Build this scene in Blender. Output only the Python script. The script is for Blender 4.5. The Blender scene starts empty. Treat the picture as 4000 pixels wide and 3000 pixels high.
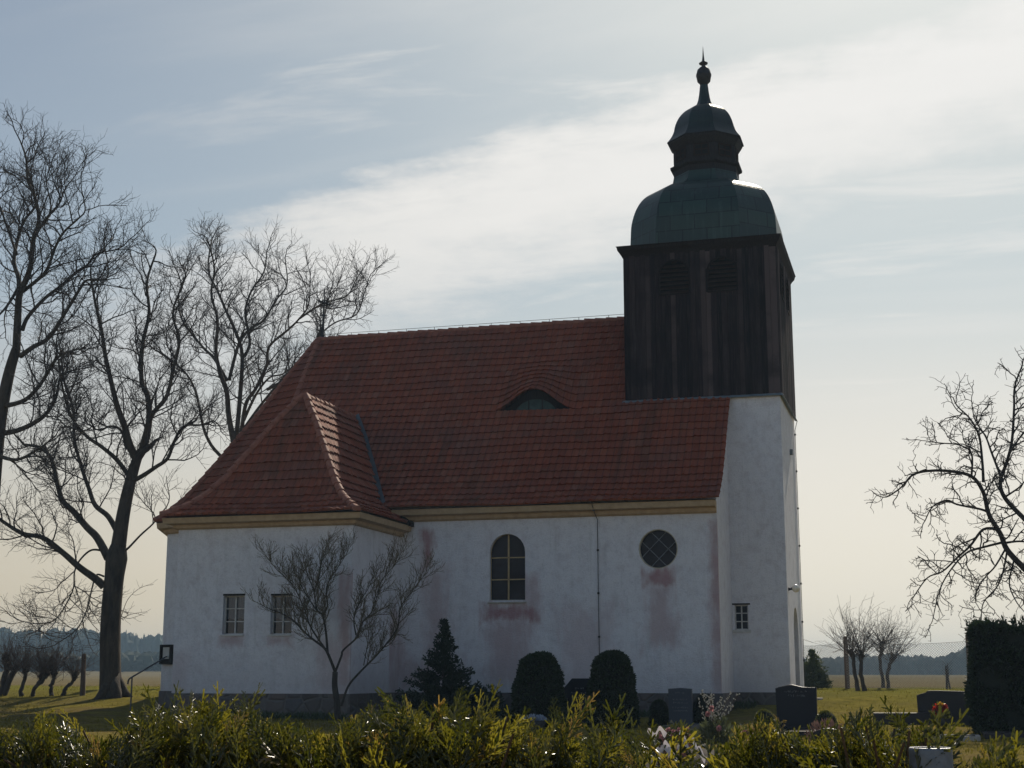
import bpy, math, random
import numpy as np
from mathutils import Vector
from mathutils.geometry import tessellate_polygon

scene = bpy.context.scene
col = scene.collection
R = math.radians
PI = math.pi

# ------------------------------------------------------------------ camera, sky, sun, exposure
EYE = 1.6
cam_d = bpy.data.cameras.new("camera")
cam_d.sensor_width = 36.0
cam_d.lens = 50.945
cam_d.clip_start = 0.05
cam_d.clip_end = 6000
cam = bpy.data.objects.new("camera", cam_d)
cam.location = (0, 0, EYE)
cam.rotation_euler = (R(90 + 11.338), 0, R(15.899))
col.objects.link(cam)
scene.camera = cam

SUN_EL, SUN_AZ = R(38.0), R(2.2)          # azimuth clockwise from +Y
sun_d = bpy.data.lights.new("sun", 'SUN')
sun_d.energy = 4.6
sun_d.angle = R(0.5)
sun_d.color = (1.0, 0.9, 0.74)
sun = bpy.data.objects.new("sun", sun_d)
sdir = Vector((math.sin(SUN_AZ) * math.cos(SUN_EL), math.cos(SUN_AZ) * math.cos(SUN_EL), math.sin(SUN_EL)))
sun.rotation_euler = (-sdir).to_track_quat('-Z', 'Y').to_euler()
sun.location = sdir * 100
col.objects.link(sun)

scene.view_settings.view_transform = 'Standard'
scene.view_settings.look = 'None'
scene.view_settings.gamma = 1.0
scene.view_settings.exposure = 0.0
scene.cycles.use_denoising = True
scene.cycles.max_bounces = 6
scene.cycles.diffuse_bounces = 3
scene.cycles.glossy_bounces = 2
scene.cycles.transmission_bounces = 4
scene.cycles.transparent_max_bounces = 12
scene.cycles.volume_bounces = 0
scene.cycles.caustics_reflective = False
scene.cycles.caustics_refractive = False


class NT:
    """small node-graph writer"""
    def __init__(self, tree):
        self.t = tree; self.n = tree.nodes; self.l = tree.links
    def node(self, typ, **kw):
        nd = self.n.new(typ)
        for k, v in kw.items():
            setattr(nd, k, v)
        return nd
    def put(self, sock, v):
        if hasattr(v, 'is_linked'):
            self.l.new(v, sock)
        elif isinstance(v, (tuple, list)):
            if len(v) == 3 and sock.type == 'RGBA':
                v = (*v, 1)
            sock.default_value = v
        else:
            sock.default_value = v
    def math(self, op, a, b=0.0, c=0.0, clamp=False):
        nd = self.node('ShaderNodeMath', operation=op, use_clamp=clamp)
        for s, v in zip(nd.inputs, (a, b, c)):
            self.put(s, v)
        return nd.outputs[0]
    def vmath(self, op, a, b=(0, 0, 0)):
        nd = self.node('ShaderNodeVectorMath', operation=op)
        self.put(nd.inputs[0], a)
        if op == 'SCALE':
            self.put(nd.inputs[3], b)
        else:
            self.put(nd.inputs[1], b)
        return nd.outputs[1] if op in ('DOT_PRODUCT', 'LENGTH') else nd.outputs[0]
    def mix(self, f, a, b, mode='MIX'):
        nd = self.node('ShaderNodeMix', data_type='RGBA', blend_type=mode)
        self.put(nd.inputs[0], f); self.put(nd.inputs[6], a); self.put(nd.inputs[7], b)
        return nd.outputs[2]
    def ramp(self, f, stops):
        nd = self.node('ShaderNodeValToRGB')
        el = nd.color_ramp.elements
        while len(el) < len(stops):
            el.new(0.5)
        for e, (p, c) in zip(el, stops):
            e.position = p
            e.color = (*c, 1) if isinstance(c, (tuple, list)) else (c, c, c, 1)
        self.put(nd.inputs[0], f)
        return nd.outputs[0]
    def smooth(self, v, lo, hi):
        nd = self.node('ShaderNodeMapRange', interpolation_type='SMOOTHSTEP')
        for s, x in zip(nd.inputs, (v, lo, hi, 0.0, 1.0)):
            self.put(s, x)
        return nd.outputs[0]
    def noise(self, vec, scale, detail=3.0, rough=0.55, out=0, dist=0.0):
        nd = self.node('ShaderNodeTexNoise')
        self.put(nd.inputs['Vector'], vec)
        nd.inputs['Scale'].default_value = scale
        nd.inputs['Detail'].default_value = detail
        nd.inputs['Roughness'].default_value = rough
        nd.inputs['Distortion'].default_value = dist
        return nd.outputs[out]
    def scalevec(self, vec, s):
        nd = self.node('ShaderNodeMapping')
        self.put(nd.inputs[0], vec); nd.inputs[3].default_value = s
        return nd.outputs[0]
    def sep(self, vec):
        nd = self.node('ShaderNodeSeparateXYZ'); self.put(nd.inputs[0], vec)
        return nd.outputs
    def comb(self, x, y, z):
        nd = self.node('ShaderNodeCombineXYZ')
        for s, v in zip(nd.inputs, (x, y, z)):
            self.put(s, v)
        return nd.outputs[0]


# ---- sky: Nishita plus thin high cloud and warm low haze, all by direction
world = bpy.data.worlds.new("World")
scene.world = world
world.use_nodes = True
w = NT(world.node_tree)
w.n.clear()
sky = w.node('ShaderNodeTexSky', sky_type='NISHITA', sun_disc=False)
sky.sun_elevation = SUN_EL
sky.sun_rotation = SUN_AZ
sky.altitude = 60
sky.air_density = 1.0
sky.dust_density = 1.5
sky.ozone_density = 1.0
dirv = w.vmath('NORMALIZE', w.node('ShaderNodeTexCoord').outputs['Generated'])
dx, dy, dz = w.sep(dirv)
zz = w.math('MAXIMUM', dz, 0.03)
plane = w.comb(w.math('DIVIDE', dx, w.math('ADD', zz, 0.12)), w.math('DIVIDE', dy, w.math('ADD', zz, 0.12)), 0.0)
sund = w.vmath('DOT_PRODUCT', dirv, tuple(sdir))
near = w.math('POWER', w.math('MAXIMUM', sund, 0.0), 2.2)
base = w.vmath('SCALE', w.vmath('MULTIPLY', sky.outputs[0], (0.082, 0.0885, 0.0845)), w.math('SUBTRACT', 1.0, w.math('MULTIPLY', w.smooth(sund, 0.66, 0.92), 0.12)))
# streaky cirrus, pulled out along one wind direction
rot = w.node('ShaderNodeMapping'); w.put(rot.inputs[0], plane)
rot.inputs[2].default_value = (0, 0, R(24)); rot.inputs[3].default_value = (0.55, 1.9, 1)
base = w.mix(w.smooth(sund, 0.6, 0.95), base, w.vmath('MULTIPLY', base, (0.90, 1.0, 1.04)))
base = w.vmath('ADD', base, w.vmath('SCALE', (0.055, 0.018, 0.0), w.smooth(sund, 0.2, 0.6)))
n1 = w.noise(rot.outputs[0], 1.3, 7, 0.58, dist=0.3)
n2 = w.noise(rot.outputs[0], 3.4, 7, 0.62, dist=0.4)
n3 = w.noise(plane, 7.0, 6, 0.65)
# the long bank of cloud climbing to the right: signed angle from its upper edge
bank = w.vmath('DOT_PRODUCT', dirv, (0.1999, 0.4077, -0.8909))
wob = w.math('ADD', w.math('MULTIPLY', w.math('SUBTRACT', n3, 0.5), 0.065), w.math('MULTIPLY', w.math('SUBTRACT', n2, 0.5), 0.07))
bk = w.math('ADD', bank, wob)
bank_m = w.math('MULTIPLY', w.smooth(bk, -0.018, 0.030), w.math('SUBTRACT', 1.0, w.smooth(bk, 0.04, 0.115)))
bank_m = w.math('MULTIPLY', bank_m, w.smooth(sund, 0.70, 0.93))
bank_m = w.math('MULTIPLY', bank_m, w.math('ADD', 0.62, w.math('MULTIPLY', n2, 0.6)))
streak = w.math('MULTIPLY', w.smooth(n1, 0.46, 0.80), w.math('MULTIPLY', near, 0.26))
streak = w.math('MAXIMUM', streak, w.math('MULTIPLY', w.smooth(n2, 0.52, 0.74), w.math('MULTIPLY', w.smooth(sund, 0.78, 0.97), 0.42)))
cl = w.math('MAXIMUM', bank_m, streak, clamp=True)
bright = w.math('ADD', 0.20, w.math('MULTIPLY', near, 1.8))
c1 = w.mix(cl, base, w.vmath('SCALE', (1.0, 0.965, 0.885), bright))
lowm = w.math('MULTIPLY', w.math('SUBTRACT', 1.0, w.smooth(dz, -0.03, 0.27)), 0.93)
low_b = w.math('ADD', w.math('ADD', 0.42, w.math('MULTIPLY', w.math('SUBTRACT', 1.0, w.smooth(sund, 0.05, 0.58)), 0.84)), w.math('MULTIPLY', w.math('EXPONENT', w.math('MULTIPLY', w.math('SUBTRACT', sund, 0.66), 7.4)), 0.47))  # low-haze brightness, with extra glow added opposite the sun to lift shaded walls
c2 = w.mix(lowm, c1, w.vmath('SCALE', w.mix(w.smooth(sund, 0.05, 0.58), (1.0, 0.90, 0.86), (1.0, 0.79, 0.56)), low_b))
# film-like shoulder so the glare beside the sun stays below white
sh = []
for ch in w.sep(c2):
    e = w.math('EXPONENT', w.math('MULTIPLY', ch, -1.27))
    sh.append(w.math('MULTIPLY', w.math('SUBTRACT', 1.0, e), 0.985))
hs = w.node('ShaderNodeHueSaturation'); hs.inputs['Saturation'].default_value = 1.2; w.put(hs.inputs['Color'], w.comb(*sh))
c2 = hs.outputs[0]
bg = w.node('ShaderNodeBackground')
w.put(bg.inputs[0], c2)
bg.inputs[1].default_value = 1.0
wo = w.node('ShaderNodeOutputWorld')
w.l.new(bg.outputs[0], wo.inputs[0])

# ------------------------------------------------------------------ survey helpers (the pinhole geometry of the site)
FPX = 5660.6
_pi, _ya = R(11.338), R(15.899)
FW = np.array([-math.sin(_ya) * math.cos(_pi), math.cos(_ya) * math.cos(_pi), math.sin(_pi)])
RT = np.array([math.cos(_ya), math.sin(_ya), 0.0])
UP = np.cross(RT, FW)
def at(px, py, Y):
    v = FW + RT * (px - 2000) / FPX - UP * (py - 1500) / FPX
    return np.array([0, 0, EYE]) + v * (Y / v[1])
def gz(x, y):
    z = float(np.interp(y, [-80, 0, 12, 30, 45, 52, 60, 150, 420, 1200], [0, 0, .05, .25, .35, .95, 1.02, 1.05, 1.45, 1.6]))
    az = math.degrees(math.atan2(x, max(y, 1e-3)))
    d = math.hypot(x, y)
    if d > 380:
        z += 7.5 * max(0, min(1, (d - 380) / 260)) * max(0, min(1, (-az - 16) / 8))
    return z
def ground_x(px, Y):
    return at(px, 2700, Y)[0]

# ------------------------------------------------------------------ mesh helpers
class MB:
    def __init__(self):
        self.v = []; self.f = []; self.uv = {}; self.n = 0
    def verts(self, arr):
        arr = np.asarray(arr, float).reshape(-1, 3)
        i = self.n; self.v.append(arr); self.n += len(arr)
        return i
    def faces(self, arr):
        self.f.append(np.asarray(arr, int))
    def quad(self, a, b, c, d):
        i = self.verts([a, b, c, d]); self.faces([[i, i+1, i+2, i+3]])
    def box(self, lo, hi):
        x0, y0, z0 = lo; x1, y1, z1 = hi
        i = self.verts([(x0,y0,z0),(x1,y0,z0),(x1,y1,z0),(x0,y1,z0),(x0,y0,z1),(x1,y0,z1),(x1,y1,z1),(x0,y1,z1)])
        self.faces(np.array([(0,3,2,1),(4,5,6,7),(0,1,5,4),(1,2,6,5),(2,3,7,6),(3,0,4,7)]) + i)
    def hexa(self, bottom, top):
        """prism between two equal polygons"""
        n = len(bottom)
        i = self.verts(list(bottom) + list(top))
        self.faces([[i + k, i + (k+1) % n, i + n + (k+1) % n, i + n + k] for k in range(n)])
        self.poly(list(range(i + n, i + 2*n))); self.poly(list(range(i + n - 1, i - 1, -1)))
    def poly(self, idx):
        self.f.append(np.asarray([idx], int))
    def bar(self, a, b, wd, ht, up=(0, 0, 1)):
        a = np.asarray(a, float); b = np.asarray(b, float); d = b - a; d /= np.linalg.norm(d)
        s = np.cross(d, up)
        if np.linalg.norm(s) < 1e-4: s = np.cross(d, (0, 1, 0))
        s /= np.linalg.norm(s); t = np.cross(s, d)
        q = [s*wd/2 + t*ht/2, -s*wd/2 + t*ht/2, -s*wd/2 - t*ht/2, s*wd/2 - t*ht/2]
        self.hexa([a + k for k in q], [b + k for k in q])
    def tube(self, pts, rad, sides=6, cap=True):
        pts = np.asarray(pts, float); n = len(pts)
        rad = np.broadcast_to(np.asarray(rad, float), (n,))
        tan = np.gradient(pts, axis=0) if n > 2 else np.repeat((pts[1]-pts[0])[None], n, 0)
        tan /= np.linalg.norm(tan, axis=1, keepdims=True) + 1e-12
        ref = np.array([0.31, 0.87, 0.38])
        a = np.cross(tan, ref); ln = np.linalg.norm(a, axis=1, keepdims=True)
        a = a / np.maximum(ln, 1e-6); b = np.cross(tan, a)
        th = np.arange(sides) * 2*PI/sides
        ring = (a[:, None] * np.cos(th)[None, :, None] + b[:, None] * np.sin(th)[None, :, None]) * rad[:, None, None] + pts[:, None]
        i = self.verts(ring.reshape(-1, 3))
        k = np.arange(n - 1)[:, None] * sides; j = np.arange(sides)[None]; j2 = (j + 1) % sides
        self.faces(np.stack([i + k + j, i + k + j2, i + k + sides + j2, i + k + sides + j], -1).reshape(-1, 4))
        if cap and sides > 3:
            self.poly([i + sides - 1 - q for q in range(sides)])
            self.poly([i + (n-1)*sides + q for q in range(sides)])
    def lathe(self, prof, c, sides=24, rot=0.0):
        """prof: (radius, z) list; c: (x, y)"""
        th = np.arange(sides) * 2*PI/sides + rot
        rings = [np.stack([c[0] + r*np.cos(th), c[1] + r*np.sin(th), np.full(sides, z)], -1) for r, z in prof]
        i = self.verts(np.concatenate(rings))
        for k in range(len(prof) - 1):
            j = np.arange(sides); j2 = (j+1) % sides
            self.faces(np.stack([i + k*sides + j, i + k*sides + j2, i + (k+1)*sides + j2, i + (k+1)*sides + j], -1))
        self.poly([i + sides - 1 - q for q in range(sides)]); self.poly([i + (len(prof)-1)*sides + q for q in range(sides)])
    def build(self, name, mat, parent=None, smooth=False, uvs=None):
        me = bpy.data.meshes.new(name)
        V = np.concatenate(self.v) if self.v else np.zeros((0, 3))
        if parent is not None:
            V = V - np.array(root_loc(parent))
        me.vertices.add(len(V)); me.vertices.foreach_set('co', V.ravel().astype(np.float32))
        loops = []; starts = []; totals = []; s = 0
        for a in self.f:
            n, k = a.shape
            loops.append(a.ravel()); starts.append(s + np.arange(n) * k); totals.append(np.full(n, k)); s += n * k
        if loops:
            loops = np.concatenate(loops); starts = np.concatenate(starts); totals = np.concatenate(totals)
            me.loops.add(len(loops)); me.loops.foreach_set('vertex_index', loops.astype(np.int32))
            me.polygons.add(len(starts)); me.polygons.foreach_set('loop_start', starts.astype(np.int32))
            me.polygons.foreach_set('loop_total', totals.astype(np.int32))
            if uvs is not None:
                ul = me.uv_layers.new(name='UVMap')
                UVv = np.concatenate(uvs)
                ul.data.foreach_set('uv', UVv[loops].ravel().astype(np.float32))
            me.polygons.foreach_set('use_smooth', np.full(len(starts), smooth))
        me.update(calc_edges=True)
        me.materials.append(mat)
        o = bpy.data.objects.new(name, me)
        col.objects.link(o)
        if parent is not None:
            o.parent = parent
        return o

def root_loc(o):
    while o.parent is not None:
        o = o.parent
    return tuple(o.location)
def thing(name, label, cat, loc, group=None):
    o = bpy.data.objects.new(name, None)
    o.empty_display_size = 0.3
    col.objects.link(o); o.location = loc
    return tag(o, label, cat, group)
def tag(o, label=None, cat=None, group=None, kind=None):
    if label: o['label'] = label
    if cat: o['category'] = cat
    if group: o['group'] = group
    if kind: o['kind'] = kind
    return o

# ------------------------------------------------------------------ materials
def mat(name):
    m = bpy.data.materials.new(name); m.use_nodes = True
    t = NT(m.node_tree); t.n.clear()
    out = t.node('ShaderNodeOutputMaterial'); b = t.node('ShaderNodeBsdfPrincipled')
    t.l.new(b.outputs[0], out.inputs[0])
    pos = t.node('ShaderNodeNewGeometry').outputs['Position']
    return m, t, b, out, pos
def bump(t, b, h, strength=0.4, dist=0.02):
    nd = t.node('ShaderNodeBump'); nd.inputs['Strength'].default_value = strength; nd.inputs['Distance'].default_value = dist
    t.put(nd.inputs['Height'], h); t.l.new(nd.outputs[0], b.inputs['Normal'])
def simple(name, c1, c2, scale=8.0, rough=0.7, bmp=0.3, detail=4, spec=0.4, metal=0.0, stretch=(1, 1, 1), bd=0.01):
    m, t, b, out, pos = mat(name)
    v = t.scalevec(pos, stretch)
    n = t.noise(v, scale, detail, 0.6)
    t.put(b.inputs['Base Color'], t.ramp(n, [(0.3, c1), (0.7, c2)]))
    b.inputs['Roughness'].default_value = rough
    b.inputs['Specular IOR Level'].default_value = spec
    b.inputs['Metallic'].default_value = metal
    if bmp: bump(t, b, t.noise(v, scale * 3, 4, 0.65), bmp, bd)
    return m

def plaster_mat():
    m, t, b, out, pos = mat('white_plaster')
    x, y, z = t.sep(pos)
    big = t.noise(pos, 0.55, 4, 0.6); mid = t.noise(pos, 2.6, 5, 0.65); fine = t.noise(pos, 22, 3, 0.7)
    wob = t.noise(t.scalevec(pos, (1.3, 1.3, 0.7)), 1.8, 5, 0.65)
    wob2 = t.noise(t.scalevec(pos, (5.0, 5.0, 0.5)), 1.2, 5, 0.6)
    cc = t.ramp(mid, [(0.25, (0.62, 0.585, 0.62)), (0.5, (0.765, 0.755, 0.80)), (0.75, (0.80, 0.79, 0.825))])
    # damp rose-coloured stains and run-off, each with its own place and outline: x0, x1, z0, z1, y-range, softness, strength
    tot = None
    for (xa, xb, za, zb_, ya, yb, sf, st) in STAINS:
        cx, hx, cz, hz = (xa+xb)/2, (xb-xa)/2, (za+zb_)/2, (zb_-za)/2
        ax = t.math('SUBTRACT', t.math('ABSOLUTE', t.math('SUBTRACT', x, cx)), hx)
        az_ = t.math('SUBTRACT', t.math('ABSOLUTE', t.math('SUBTRACT', z, cz)), hz)
        dd = t.math('MAXIMUM', ax, az_)
        dd = t.math('ADD', dd, t.math('MULTIPLY', t.math('SUBTRACT', wob, 0.5), sf * 4.6))
        dd = t.math('ADD', dd, t.math('MULTIPLY', t.math('SUBTRACT', wob2, 0.5), sf * 2.6))
        k = t.math('SUBTRACT', 1.0, t.smooth(dd, -sf*1.3, sf*1.3))
        iny = t.math('MULTIPLY', t.math('GREATER_THAN', y, ya), t.math('LESS_THAN', y, yb))
        k = t.math('MULTIPLY', t.math('MULTIPLY', k, min(1.0, st*1.3)), iny)
        tot = k if tot is None else t.math('MAXIMUM', tot, k)
    tot = t.math('MULTIPLY', tot, t.math('ADD', 0.55, t.math('MULTIPLY', mid, 0.75)), clamp=True)
    cc = t.mix(t.math('MULTIPLY', t.smooth(t.noise(pos, 5.5, 5, 0.7), 0.48, 0.72), 0.35), cc, (0.50, 0.49, 0.55))
    cc = t.mix(tot, cc, (0.40, 0.225, 0.235))
    # rising damp above the plinth and grey run-off
    damp = t.math('MULTIPLY', t.math('SUBTRACT', 1.0, t.smooth(t.math('ADD', z, t.math('MULTIPLY', wob, 1.6)), 1.5, 3.4)), 0.45)
    cc = t.mix(damp, cc, (0.46, 0.42, 0.44))
    grey = t.math('MULTIPLY', t.smooth(wob2, 0.5, 0.75), t.math('MULTIPLY', big, 0.55))
    cc = t.mix(grey, cc, (0.45, 0.455, 0.46))
    cc = t.mix(t.math('MULTIPLY', t.smooth(fine, 0.45, 0.75), 0.28), cc, (0.42, 0.43, 0.44))
    t.put(b.inputs['Base Color'], cc)
    b.inputs['Roughness'].default_value = 0.92
    b.inputs['Specular IOR Level'].default_value = 0.2
    bump(t, b, t.math('ADD', t.math('ADD', fine, t.math('MULTIPLY', mid, 1.5)), t.math('MULTIPLY', t.noise(pos, 60, 2, 0.6), 0.5)), 1.0, 0.035)
    return m

def tile_mat():
    m, t, b, out, pos = mat('red_clay_tiles')
    uv = t.node('ShaderNodeUVMap').outputs[0]
    wn = t.node('ShaderNodeTexWhiteNoise', noise_dimensions='2D')
    t.put(wn.inputs['Vector'], t.vmath('FLOOR', uv))
    u = t.sep(wn.outputs[1])
    base = t.ramp(u[0], [(0.0, (0.21, 0.058, 0.032)), (0.45, (0.24, 0.066, 0.035)), (0.85, (0.27, 0.075, 0.038)), (1.0, (0.25, 0.095, 0.058))])
    big = t.noise(pos, 0.45, 4, 0.6); mid = t.noise(pos, 3.0, 5, 0.65)
    base = t.mix(t.math('MULTIPLY', t.smooth(big, 0.45, 0.72), 0.55), base, (0.15, 0.07, 0.055))
    base = t.mix(t.math('MULTIPLY', t.smooth(mid, 0.5, 0.8), 0.45), base, (0.11, 0.075, 0.05))
    base = t.mix(t.math('MULTIPLY', t.smooth(t.noise(pos, 1.1, 6, 0.7), 0.58, 0.75), 0.6), base, (0.085, 0.065, 0.04))
    run = t.noise(t.scalevec(pos, (1.1, 0.12, 0.12)), 1.3, 5, 0.65)
    base = t.mix(t.math('MULTIPLY', t.smooth(run, 0.55, 0.72), 0.5), base, (0.085, 0.048, 0.032))
    base = t.mix(t.math('MULTIPLY', t.smooth(t.noise(pos, 9, 4, 0.7), 0.62, 0.72), 0.4), base, (0.16, 0.14, 0.075))
    # darker along the side laps between tiles
    fu = t.math('FRACT', t.sep(uv)[0])
    edge = t.math('SUBTRACT', 1.0, t.smooth(t.math('ABSOLUTE', t.math('SUBTRACT', fu, 0.5)), 0.36, 0.5))
    base = t.mix(t.math('MULTIPLY', t.math('SUBTRACT', 1.0, edge), 0.55), base, (0.06, 0.03, 0.025))
    t.put(b.inputs['Base Color'], base)
    b.inputs['Roughness'].default_value = 0.8
    b.inputs['Specular IOR Level'].default_value = 0.15
    bump(t, b, t.noise(pos, 40, 4, 0.7), 0.35, 0.01)
    return m

def board_mat():
    m, t, b, out, pos = mat('dark_weathered_boards')
    uv = t.node('ShaderNodeUVMap').outputs[0]
    wn = t.node('ShaderNodeTexWhiteNoise', noise_dimensions='2D')
    t.put(wn.inputs['Vector'], t.vmath('FLOOR', uv))
    r = t.sep(wn.outputs[1])
    c = t.ramp(r[0], [(0.0, (0.010, 0.007, 0.008)), (0.55, (0.026, 0.018, 0.020)), (0.85, (0.070, 0.050, 0.050)), (1.0, (0.12, 0.09, 0.09))])
    st = t.noise(t.scalevec(pos, (14, 14, 0.7)), 1.6, 5, 0.65)
    c = t.mix(t.math('MULTIPLY', t.smooth(st, 0.42, 0.75), 0.55), c, (0.085, 0.066, 0.068))
    c = t.mix(t.math('MULTIPLY', t.smooth(t.noise(pos, 0.9, 4, 0.6), 0.45, 0.7), 0.6), c, (0.012, 0.010, 0.012))
    t.put(b.inputs['Base Color'], c)
    b.inputs['Roughness'].default_value = 0.8
    b.inputs['Specular IOR Level'].default_value = 0.1
    bump(t, b, st, 0.4, 0.01)
    return m

def copper_mat(name='green_copper', k=1.0):
    m, t, b, out, pos = mat(name)
    uv = t.node('ShaderNodeUVMap').outputs[0]
    br = t.node('ShaderNodeTexBrick')
    t.put(br.inputs['Vector'], uv)
    br.inputs['Scale'].default_value = 1.0
    br.inputs['Mortar Size'].default_value = 0.02
    br.inputs['Brick Width'].default_value = 0.85
    br.inputs['Row Height'].default_value = 0.55
    br.inputs['Color1'].default_value = (0.014*k, 0.029*k, 0.028*k, 1)
    br.inputs['Color2'].default_value = (0.025*k, 0.056*k, 0.046*k, 1)
    br.inputs['Mortar'].default_value = (0.005, 0.009, 0.010, 1)
    n = t.noise(pos, 1.2, 5, 0.65)
    st = t.noise(t.scalevec(pos, (6, 6, 0.5)), 1.2, 4, 0.6)
    c = t.mix(t.math('MULTIPLY', t.smooth(n, 0.45, 0.75), 0.55), br.outputs[0], (0.028, 0.048, 0.046))
    c = t.mix(t.math('MULTIPLY', t.smooth(st, 0.5, 0.75), 0.35), c, (0.055*k, 0.10*k, 0.09*k))
    t.put(b.inputs['Base Color'], c)
    b.inputs['Metallic'].default_value = 0.1
    b.inputs['Roughness'].default_value = 0.5
    bump(t, b, t.math('SUBTRACT', t.noise(pos, 7, 3, 0.6), t.math('MULTIPLY', br.outputs[1], 0.8)), 0.35, 0.02)
    return m

def stone_plinth_mat():
    m, t, b, out, pos = mat('fieldstone_masonry')
    wv = t.vmath('ADD', pos, t.vmath('SCALE', t.noise(pos, 1.5, 2, 0.5, out=1), 0.25))
    vo = t.node('ShaderNodeTexVoronoi', feature='DISTANCE_TO_EDGE'); t.put(vo.inputs['Vector'], wv); vo.inputs['Scale'].default_value = 2.2
    vc = t.node('ShaderNodeTexVoronoi'); t.put(vc.inputs['Vector'], wv); vc.inputs['Scale'].default_value = 2.2
    s = t.sep(vc.outputs['Color'])
    c = t.ramp(s[0], [(0.0, (0.075, 0.06, 0.06)), (0.4, (0.12, 0.105, 0.10)), (0.7, (0.16, 0.115, 0.10)), (1.0, (0.10, 0.095, 0.105))])
    c = t.mix(t.math('MULTIPLY', t.noise(pos, 14, 4, 0.7), 0.4), c, (0.05, 0.045, 0.045))
    mo = t.smooth(vo.outputs[0], 0.03, 0.07)
    c = t.mix(mo, (0.125, 0.112, 0.105), c)
    t.put(b.inputs['Base Color'], c)
    b.inputs['Roughness'].default_value = 0.9
    bump(t, b, t.math('ADD', t.smooth(vo.outputs[0], 0.0, 0.16), t.math('MULTIPLY', t.noise(pos, 12, 3, 0.6), 0.3)), 0.8, 0.05)
    return m

def leaf_mat(name, c1, c2, tr, amount=0.45, rough=0.5, spec=0.4, scale=9.0):
    m, t, b, out, pos = mat(name)
    n = t.noise(pos, scale, 3, 0.6)
    c = t.ramp(n, [(0.3, c1), (0.7, c2)])
    t.put(b.inputs['Base Color'], c)
    b.inputs['Roughness'].default_value = rough
    b.inputs['Specular IOR Level'].default_value = spec
    tl = t.node('ShaderNodeBsdfTranslucent'); t.put(tl.inputs[0], t.mix(n, tr, tuple(0.6 * k for k in tr)))
    mx = t.node('ShaderNodeMixShader'); mx.inputs[0].default_value = amount
    t.l.new(b.outputs[0], mx.inputs[1]); t.l.new(tl.outputs[0], mx.inputs[2]); t.l.new(mx.outputs[0], out.inputs[0])
    return m

def glass_mat(name, c=(0.006, 0.008, 0.014), rough=0.15):
    m, t, b, out, pos = mat(name)
    n = t.noise(pos, 3.0, 3, 0.6)
    t.put(b.inputs['Base Color'], t.ramp(n, [(0.3, c), (0.75, tuple(2.2 * k for k in c))]))
    b.inputs['Roughness'].default_value = rough
    b.inputs['Specular IOR Level'].default_value = 0.13
    bump(t, b, t.noise(pos, 6, 2, 0.5), 0.15, 0.02)
    return m

def clear_glass_mat():
    m, t, b, out, pos = mat('clear_glass')
    tr = t.node('ShaderNodeBsdfTransparent'); tr.inputs[0].default_value = (0.75, 0.8, 0.85, 1)
    gl = t.node('ShaderNodeBsdfGlossy'); gl.inputs[1].default_value = 0.06; gl.inputs[0].default_value = (1, 1, 1, 1)
    fr = t.node('ShaderNodeFresnel'); fr.inputs[0].default_value = 1.45
    mx = t.node('ShaderNodeMixShader')
    t.l.new(fr.outputs[0], mx.inputs[0]); t.l.new(tr.outputs[0], mx.inputs[1]); t.l.new(gl.outputs[0], mx.inputs[2]); t.l.new(mx.outputs[0], out.inputs[0])
    return m

def ground_mat():
    m, t, b, out, pos = mat('dry_spring_lawn')
    x, y, z = t.sep(pos)
    n1 = t.noise(pos, 0.35, 5, 0.65); n2 = t.noise(pos, 2.2, 6, 0.7); n3 = t.noise(pos, 14, 4, 0.7)
    g = t.ramp(n2, [(0.25, (0.085, 0.070, 0.018)), (0.5, (0.20, 0.162, 0.036)), (0.75, (0.31, 0.245, 0.066))])
    g = t.mix(t.math('MULTIPLY', t.smooth(n1, 0.42, 0.62), 0.7), g, (0.17, 0.122, 0.060))
    g = t.mix(t.math('MULTIPLY', t.smooth(n3, 0.4, 0.75), 0.5), g, (0.075, 0.072, 0.018))
    # mossier turf near the back boundary
    g = t.mix(t.math('MULTIPLY', t.smooth(t.math('ADD', y, t.math('MULTIPLY', n1, 10)), 50, 60), 0.6), g, (0.15, 0.155, 0.03))
    fld = t.ramp(t.noise(t.scalevec(pos, (0.04, 0.22, 1)), 1.0, 6, 0.65), [(0.3, (0.125, 0.10, 0.052)), (0.7, (0.20, 0.165, 0.09))])
    fm = t.smooth(t.math('ADD', y, t.math('MULTIPLY', n2, 3)), 66.5, 68.5)
    c = t.mix(fm, g, fld)
    t.put(b.inputs['Base Color'], c)
    b.inputs['Roughness'].default_value = 1.0
    b.inputs['Specular IOR Level'].default_value = 0.0
    bump(t, b, t.math('ADD', n3, n2), 0.9, 0.08)
    return m

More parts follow.
